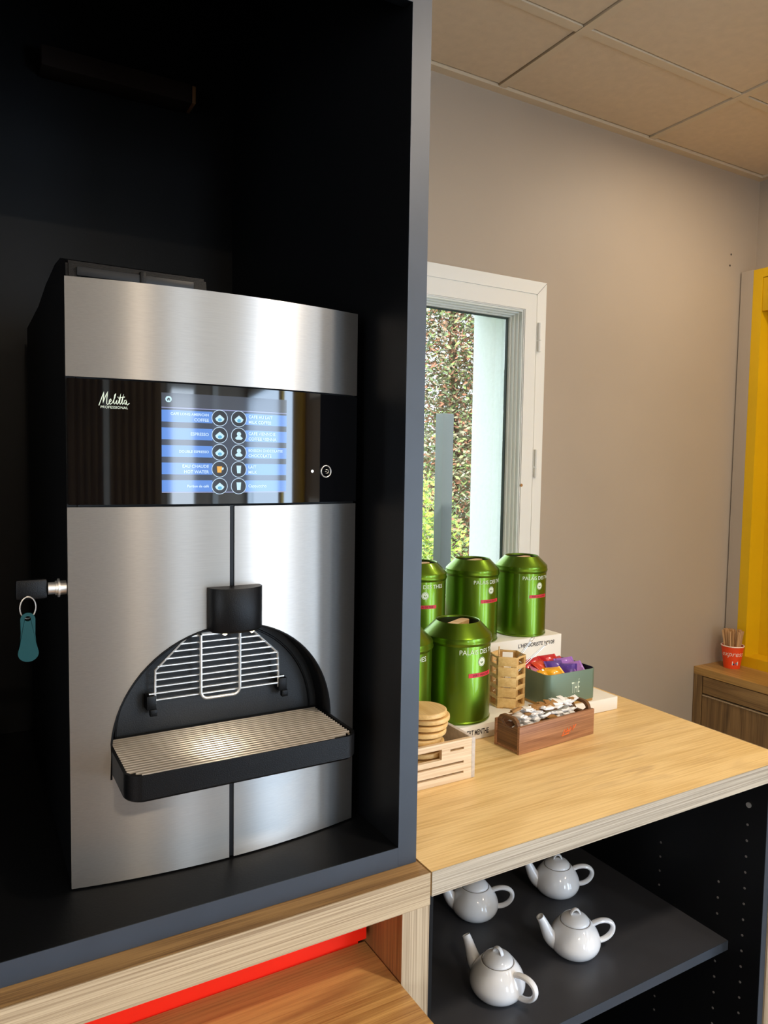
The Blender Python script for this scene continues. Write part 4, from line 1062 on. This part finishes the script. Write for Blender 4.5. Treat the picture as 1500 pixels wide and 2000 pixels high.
# front and back boards: bars leaving the slots open (three strips of board, bridged at the ends)
def slotted(y0, y1):
    bm = bmesh.new()
    xa, xb = KX0 + 0.008, KX1 - 0.008
    sl_end = KX1 - 0.0245
    segs = [(z0, 0.9735), (0.9775, 0.9915), (0.9955, 1.0050), (1.0050, 1.0160), (1.0160, 1.0190), (1.0190, 1.0225), (1.0225, KZ)]
    add_box(bm, sl_end, xb, y0, y1, z0, KZ); add_box(bm, xa, xa + 0.0245, y0, y1, z0, KZ)
    add_box(bm, xa + 0.0245, sl_end, y0, y1, z0, 0.9735); add_box(bm, xa + 0.0245, sl_end, y0, y1, 0.9775, 0.9915)
    add_box(bm, xa + 0.0245, sl_end, y0, y1, 0.9955, 1.0045); add_box(bm, xa + 0.0245, sl_end, y0, y1, 1.0225, KZ)
    # hand hole middle, short slots either side
    add_box(bm, 0.6945, sl_end - 0.0, y0, y1, 1.0045, 1.0155); add_box(bm, xa + 0.0245, 0.625, y0, y1, 1.0045, 1.0155)
    add_box(bm, 0.6945, 0.712, y0, y1, 1.0155, 1.0225); add_box(bm, 0.605, 0.625, y0, y1, 1.0155, 1.0225)
    add_box(bm, 0.712, sl_end, y0, y1, 1.0195, 1.0225); add_box(bm, xa + 0.0245, 0.605, y0, y1, 1.0195, 1.0225)
    bmesh.ops.remove_doubles(bm, verts=bm.verts[:], dist=1e-6)
    return bm
obj('front_board', slotted(KY0, KY0 + 0.007), m_pine, ct, smooth=False); obj('back_board', slotted(KY1 - 0.007, KY1), m_pine, ct, smooth=False)
obj('end_board', box(KX1 - 0.0078, KX1, KY0, KY1, z0, KZ, 0.001), m_pine_g, ct, 'chalky grey end grain'); obj('end_board', box(KX0, KX0 + 0.0078, KY0, KY1, z0, KZ, 0.001), m_pine_g, ct)
obj('base', box(KX0 + 0.008, KX1 - 0.008, KY0 + 0.0072, KY1 - 0.0072, z0, z0 + 0.005), m_pine, ct)
c0 = obj('coaster', lathe([(0, 0), (0.0395, 0), (0.042, 0.0014), (0.0425, 0.0045), (0.042, 0.0078), (0.0405, 0.0088), (0, 0.0088)], 56), m_bamboo, None)
places = ['topmost of the stack in the pine crate', 'second from the top of the crate stack', 'third from the top of the crate stack', 'fourth from the top of the crate stack',
          'fifth from the top, at rim level of the crate', 'sixth from the top, inside the crate', 'seventh from the top, inside the crate', 'eighth from the top, inside the crate', 'ninth from the top, low in the crate',
          'lowest in the crate stack']
zc_ = 1.0722
rs = random.Random(4)
offs = [(-0.001, 0), (0.0085, 0.004), (0.006, 0.006), (0.003, 0.006)]
for i in range(10):
    o = c0 if i == 0 else c0.copy()
    if i: COL.objects.link(o)
    dx, dy = offs[i] if i < 4 else (rs.uniform(-0.004, 0.004), 0.006 + rs.uniform(0, 0.006))
    o.location = (0.687 + dx, 1.041 + dy, zc_ - i * 0.01165 if i < 9 else 0.9672); o.rotation_euler = (0, math.radians(1.6) if i in (0,) else 0, rs.uniform(0, 6))
    tag(o, 'round bamboo coaster, ' + places[i], 'coaster', 'round bamboo coasters stacked in the crate')

# ------------------------------------------------------------ teapots on the dark shelf
def bez(pts, n=20):
    out = []
    for i in range(n + 1):
        t = i / n; q = [Vector(p) for p in pts]
        while len(q) > 1: q = [q[j].lerp(q[j + 1], t) for j in range(len(q) - 1)]
        out.append(q[0])
    return out
tp = thing('teapot', 'white porcelain teapot at the front left of the dark shelf, handle towards the room', 'teapot', (0, 0, 0), 0, 'white porcelain teapots on the shelf')
prof = [(0, 0), (0.030, 0.0), (0.034, 0.001), (0.041, 0.006), (0.0468, 0.0135), (0.0495, 0.0215), (0.0495, 0.028), (0.0478, 0.035), (0.0445, 0.043), (0.0402, 0.050), (0.0355, 0.056), (0.0315, 0.0605), (0.0300, 0.0620), (0.0285, 0.0622), (0.0285, 0.0600), (0, 0.0600)]
def smooth_prof(p, it=2):
    for _ in range(it):
        q = [p[0]]
        for a, b in zip(p, p[1:]):
            q += [(a[0] * 0.75 + b[0] * 0.25, a[1] * 0.75 + b[1] * 0.25), (a[0] * 0.25 + b[0] * 0.75, a[1] * 0.25 + b[1] * 0.75)]
        q.append(p[-1]); p = q
    return p
loc_obj('body', lathe(smooth_prof(prof), 64), m_porc, tp)
lid = loc_obj('lid', lathe(smooth_prof([(0, 0.0605), (0.0276, 0.0605), (0.0278, 0.0630), (0.0264, 0.0670), (0.021, 0.0720), (0.013, 0.0755), (0.0, 0.0768)]), 48), m_porc, tp)
kb = bmesh.new(); add_tube(kb, bez([(-0.0092, 0, 0.0730), (-0.0080, 0, 0.0890), (0.0080, 0, 0.0890), (0.0092, 0, 0.0730)], 14), [(0.0024, 0.0042)] * 15, 10)
loc_obj('knob', kb, m_porc, lid)
loc_obj('lid_seam', lathe([(0.0277, 0.0609), (0.0288, 0.0609), (0.0288, 0.0624), (0.0277, 0.0624)], 48), m_porc_gap, tp)
sb = bmesh.new(); sp_pts = bez([(0.032, 0, 0.024), (0.056, 0, 0.030), (0.056, 0, 0.052), (0.0715, 0, 0.0755)], 16)
add_tube(sb, sp_pts, [0.0205 - 0.0130 * (i / 16) ** 0.62 for i in range(17)], 16, caps=False)
# hollow mouth
d = (sp_pts[-1] - sp_pts[-2]).normalized()
inner_pts = [sp_pts[-1] - d * 0.0002 * 0, sp_pts[-1] - d * 0.008]
rings_before = len(sb.verts)
add_tube(sb, inner_pts, [0.0054, 0.0044], 16, caps=False)
sb.verts.ensure_lookup_table()
outr = [sb.verts[16 * 16 + i] for i in range(16)]; inr = [sb.verts[rings_before + i] for i in range(16)]
for i in range(16):
    # pair nearest
    pass
def nearest(v, L_): return min(L_, key=lambda w: (w.co - v.co).length)
mp = [nearest(v, inr) for v in outr]
for i in range(16):
    a, b = outr[i], outr[(i + 1) % 16]; c_, d_ = mp[(i + 1) % 16], mp[i]
    vs = [a, b, c_] + ([d_] if d_ is not c_ else [])
    try: sb.faces.new(vs)
    except ValueError: pass
sb.faces.new([sb.verts[rings_before + 16 + i] for i in range(16)])
loc_obj('spout', sb, m_porc, tp)
hb = bmesh.new(); hp_ = bez([(-0.036, 0, 0.0525), (-0.062, 0, 0.067), (-0.100, 0, 0.058), (-0.080, 0, 0.014), (-0.044, 0, 0.0185)], 26)
add_tube(hb, hp_, [(0.0048, 0.0062)] * 27, 12)
loc_obj('handle', hb, m_porc, tp)
tp.location = (0.814, 0.976, 0.5602); tp.rotation_euler = (0, 0, math.radians(106))
dup(tp, (1.019, 0.994, 0.5602), math.radians(158), 'white porcelain teapot at the front right of the dark shelf, spout pointing left')
dup(tp, (0.920, 1.183, 0.5602), math.radians(150), 'bluish white porcelain teapot at the back left, its spout hidden by the worktop edge')
dup(tp, (1.130, 1.161, 0.5602), math.radians(152), 'shaded greyish white porcelain teapot at the back right, deepest in the unit')

# ------------------------------------------------------------ far oak cabinet, yellow shelf, cup of stirrers
FX = 2.268; FT = 0.797
fc = thing('oak_sideboard', 'low brown oak cabinet with drawer along the right wall', 'cabinet', (2.39, 0.9, 0))
obj('top', box(FX, XR - 0.001, 0.40, 1.679, FT - 0.026, FT), m_cabtop, fc)
obj('end_post', box(FX + 0.0005, XR - 0.001, 1.646, 1.679, 0, FT - 0.0262), m_cab_z, fc)
obj('end_post', box(FX + 0.0005, XR - 0.001, 0.40, 0.43, 0, FT - 0.0262), m_cab_z, fc)
obj('inner_box', box(FX + 0.022, XR - 0.001, 0.431, 1.645, 0.02, FT - 0.0264), m_gapd, fc)
for (ya, yb) in ((1.040, 1.643), (0.433, 1.036)):
    obj('drawer', box(FX + 0.003, FX + 0.0218, ya, yb, 0.7085, 0.7680, 0.001), m_cab, fc)
    dr = obj('door', box(FX + 0.003, FX + 0.0218, ya, yb, 0.03, 0.6990, 0.001), m_cab_z, fc)
    obj('door_lip', box(FX + 0.001, FX + 0.0215, ya, yb, 0.6992, 0.7030), m_oakedge, dr, 'pale top edge strip')
ys_ = thing('yellow_shelf_unit', 'tall bright yellow open shelf standing on the oak sideboard', 'shelf', (2.475, 1.1, FT))
obj('side', box(2.430, XR - 0.001, 1.5925, 1.6270, FT + 0.0002, 2.203), m_yellow, ys_)
obj('side', box(2.430, XR - 0.001, 0.42, 0.4545, FT + 0.0002, 2.203), m_yellow, ys_)
obj('bottom', box(2.430, XR - 0.001, 0.4547, 1.5923, FT + 0.0002, 0.834), m_yellow, ys_)
obj('top', box(2.430, XR - 0.001, 0.4547, 1.5923, 2.172, 2.203), m_yellow, ys_)
obj('header_door', box(2.432, 2.450, 0.4557, 1.5913, 2.056, 2.1705, 0.001), m_yellow, ys_)
obj('header_box', box(2.4502, XR - 0.001, 0.4547, 1.5923, 2.056, 2.1715), m_yellow, ys_)
obj('back', box(2.509, XR - 0.001, 0.4547, 1.5923, 0.8342, 2.0558), m_yellow, ys_)
tag(origin_to(obj('filler_panel', box(2.430, XR - 0.001, 1.6275, 1.6745, FT + 0.0002, 2.205), m_wall), (2.475, 1.65, FT + 0.0002)), 'narrow off-white filler panel between window wall and yellow shelf', 'panel')
cp = thing('stirrer_cup', 'orange-red paper cup on the sideboard holding wooden stirrers', 'cup', (2.377, 1.606, FT + 0.0003))
CPH = 0.080
loc_obj('cup_wall', lathe([(0, 0.004), (0.0255, 0.004), (0.0255, 0), (0.0268, 0), (0.0372, CPH - 0.002), (0.036, CPH - 0.002), (0.0258, 0.006), (0, 0.006)], 48), m_cup, cp)
rb = bmesh.new(); add_tube(rb, [(0.0372 * math.cos(a * math.pi / 24), 0.0372 * math.sin(a * math.pi / 24), CPH) for a in range(48)], 0.0020, 8, True)
loc_obj('rolled_rim', rb, m_cuprim, cp, 'pale rolled rim')
def onc(th, z0c):
    def f(x, y):
        z = z0c + y; r = 0.0268 + (0.0372 - 0.0268) * z / CPH + 0.0008; a = th + x / r
        return (r * math.cos(a), r * math.sin(a), z)
    return f
vth = math.atan2(-1.606, -2.377)
loc_obj('lettering', text_bm('express', 0.026, onc(vth + 0.02, 0.046), 'CENTER', shear=0.35), m_cuprim, cp)
bm = bmesh.new(); f = onc(vth + 0.35, 0.014)
bm.faces.new([bm.verts.new(f(*p)) for p in ((-0.010, 0), (0.010, 0), (0.010, 0.014), (-0.010, 0.014))])
pt = loc_obj('printed_patch', bm, m_stick_w, cp)
for (px_, py_, cc) in ((-0.005, 0.004, m_ico_bg), (0.004, 0.008, m_barblue), (0.003, 0.003, m_red)):
    bm = bmesh.new(); f2 = onc(vth + 0.35, 0.014)
    b_ = [bm.verts.new(Vector(f2(px_ + 0.003 * math.cos(a), py_ + 0.003 * math.sin(a))) * 1.0) for a in [math.pi / 4 * q for q in range(8)]]
    for v in b_:
        v.co.x *= 1.004; v.co.y *= 1.004
    bm.faces.new(b_); loc_obj('printed_dot', bm, mat('dot', (60, 60, 90) if cc is m_ico_bg else ((60, 150, 170) if cc is m_barblue else (200, 60, 80)), 0.6), pt)
s0 = obj('stirrer', box(-0.0030, 0.0030, -0.0007, 0.0007, 0, 0.128, 0.0005), m_stir, None)
rs = random.Random(21)
for i in range(52):
    o = s0 if i == 0 else s0.copy()
    if i: COL.objects.link(o)
    a = rs.uniform(0, 2 * math.pi); rr = rs.random() ** 0.35
    bx, by = 0.017 * rr * math.cos(a), 0.017 * rr * math.sin(a)
    tx, ty_ = 0.0345 * rr * math.cos(a), 0.0345 * rr * math.sin(a)
    o.location = (2.377 + bx, 1.606 + by, FT + 0.0075)
    dirv = Vector((tx - bx, ty_ - by, 0.120)).normalized()
    o.rotation_euler = (dirv.to_track_quat('Z', 'Y') @ __import__('mathutils').Euler((0, 0, rs.uniform(0, 3))).to_quaternion()).to_euler()
    tag(o, 'thin wooden coffee stirrer standing in the orange-red paper cup', 'stirrer', 'wooden stirrers in the paper cup')
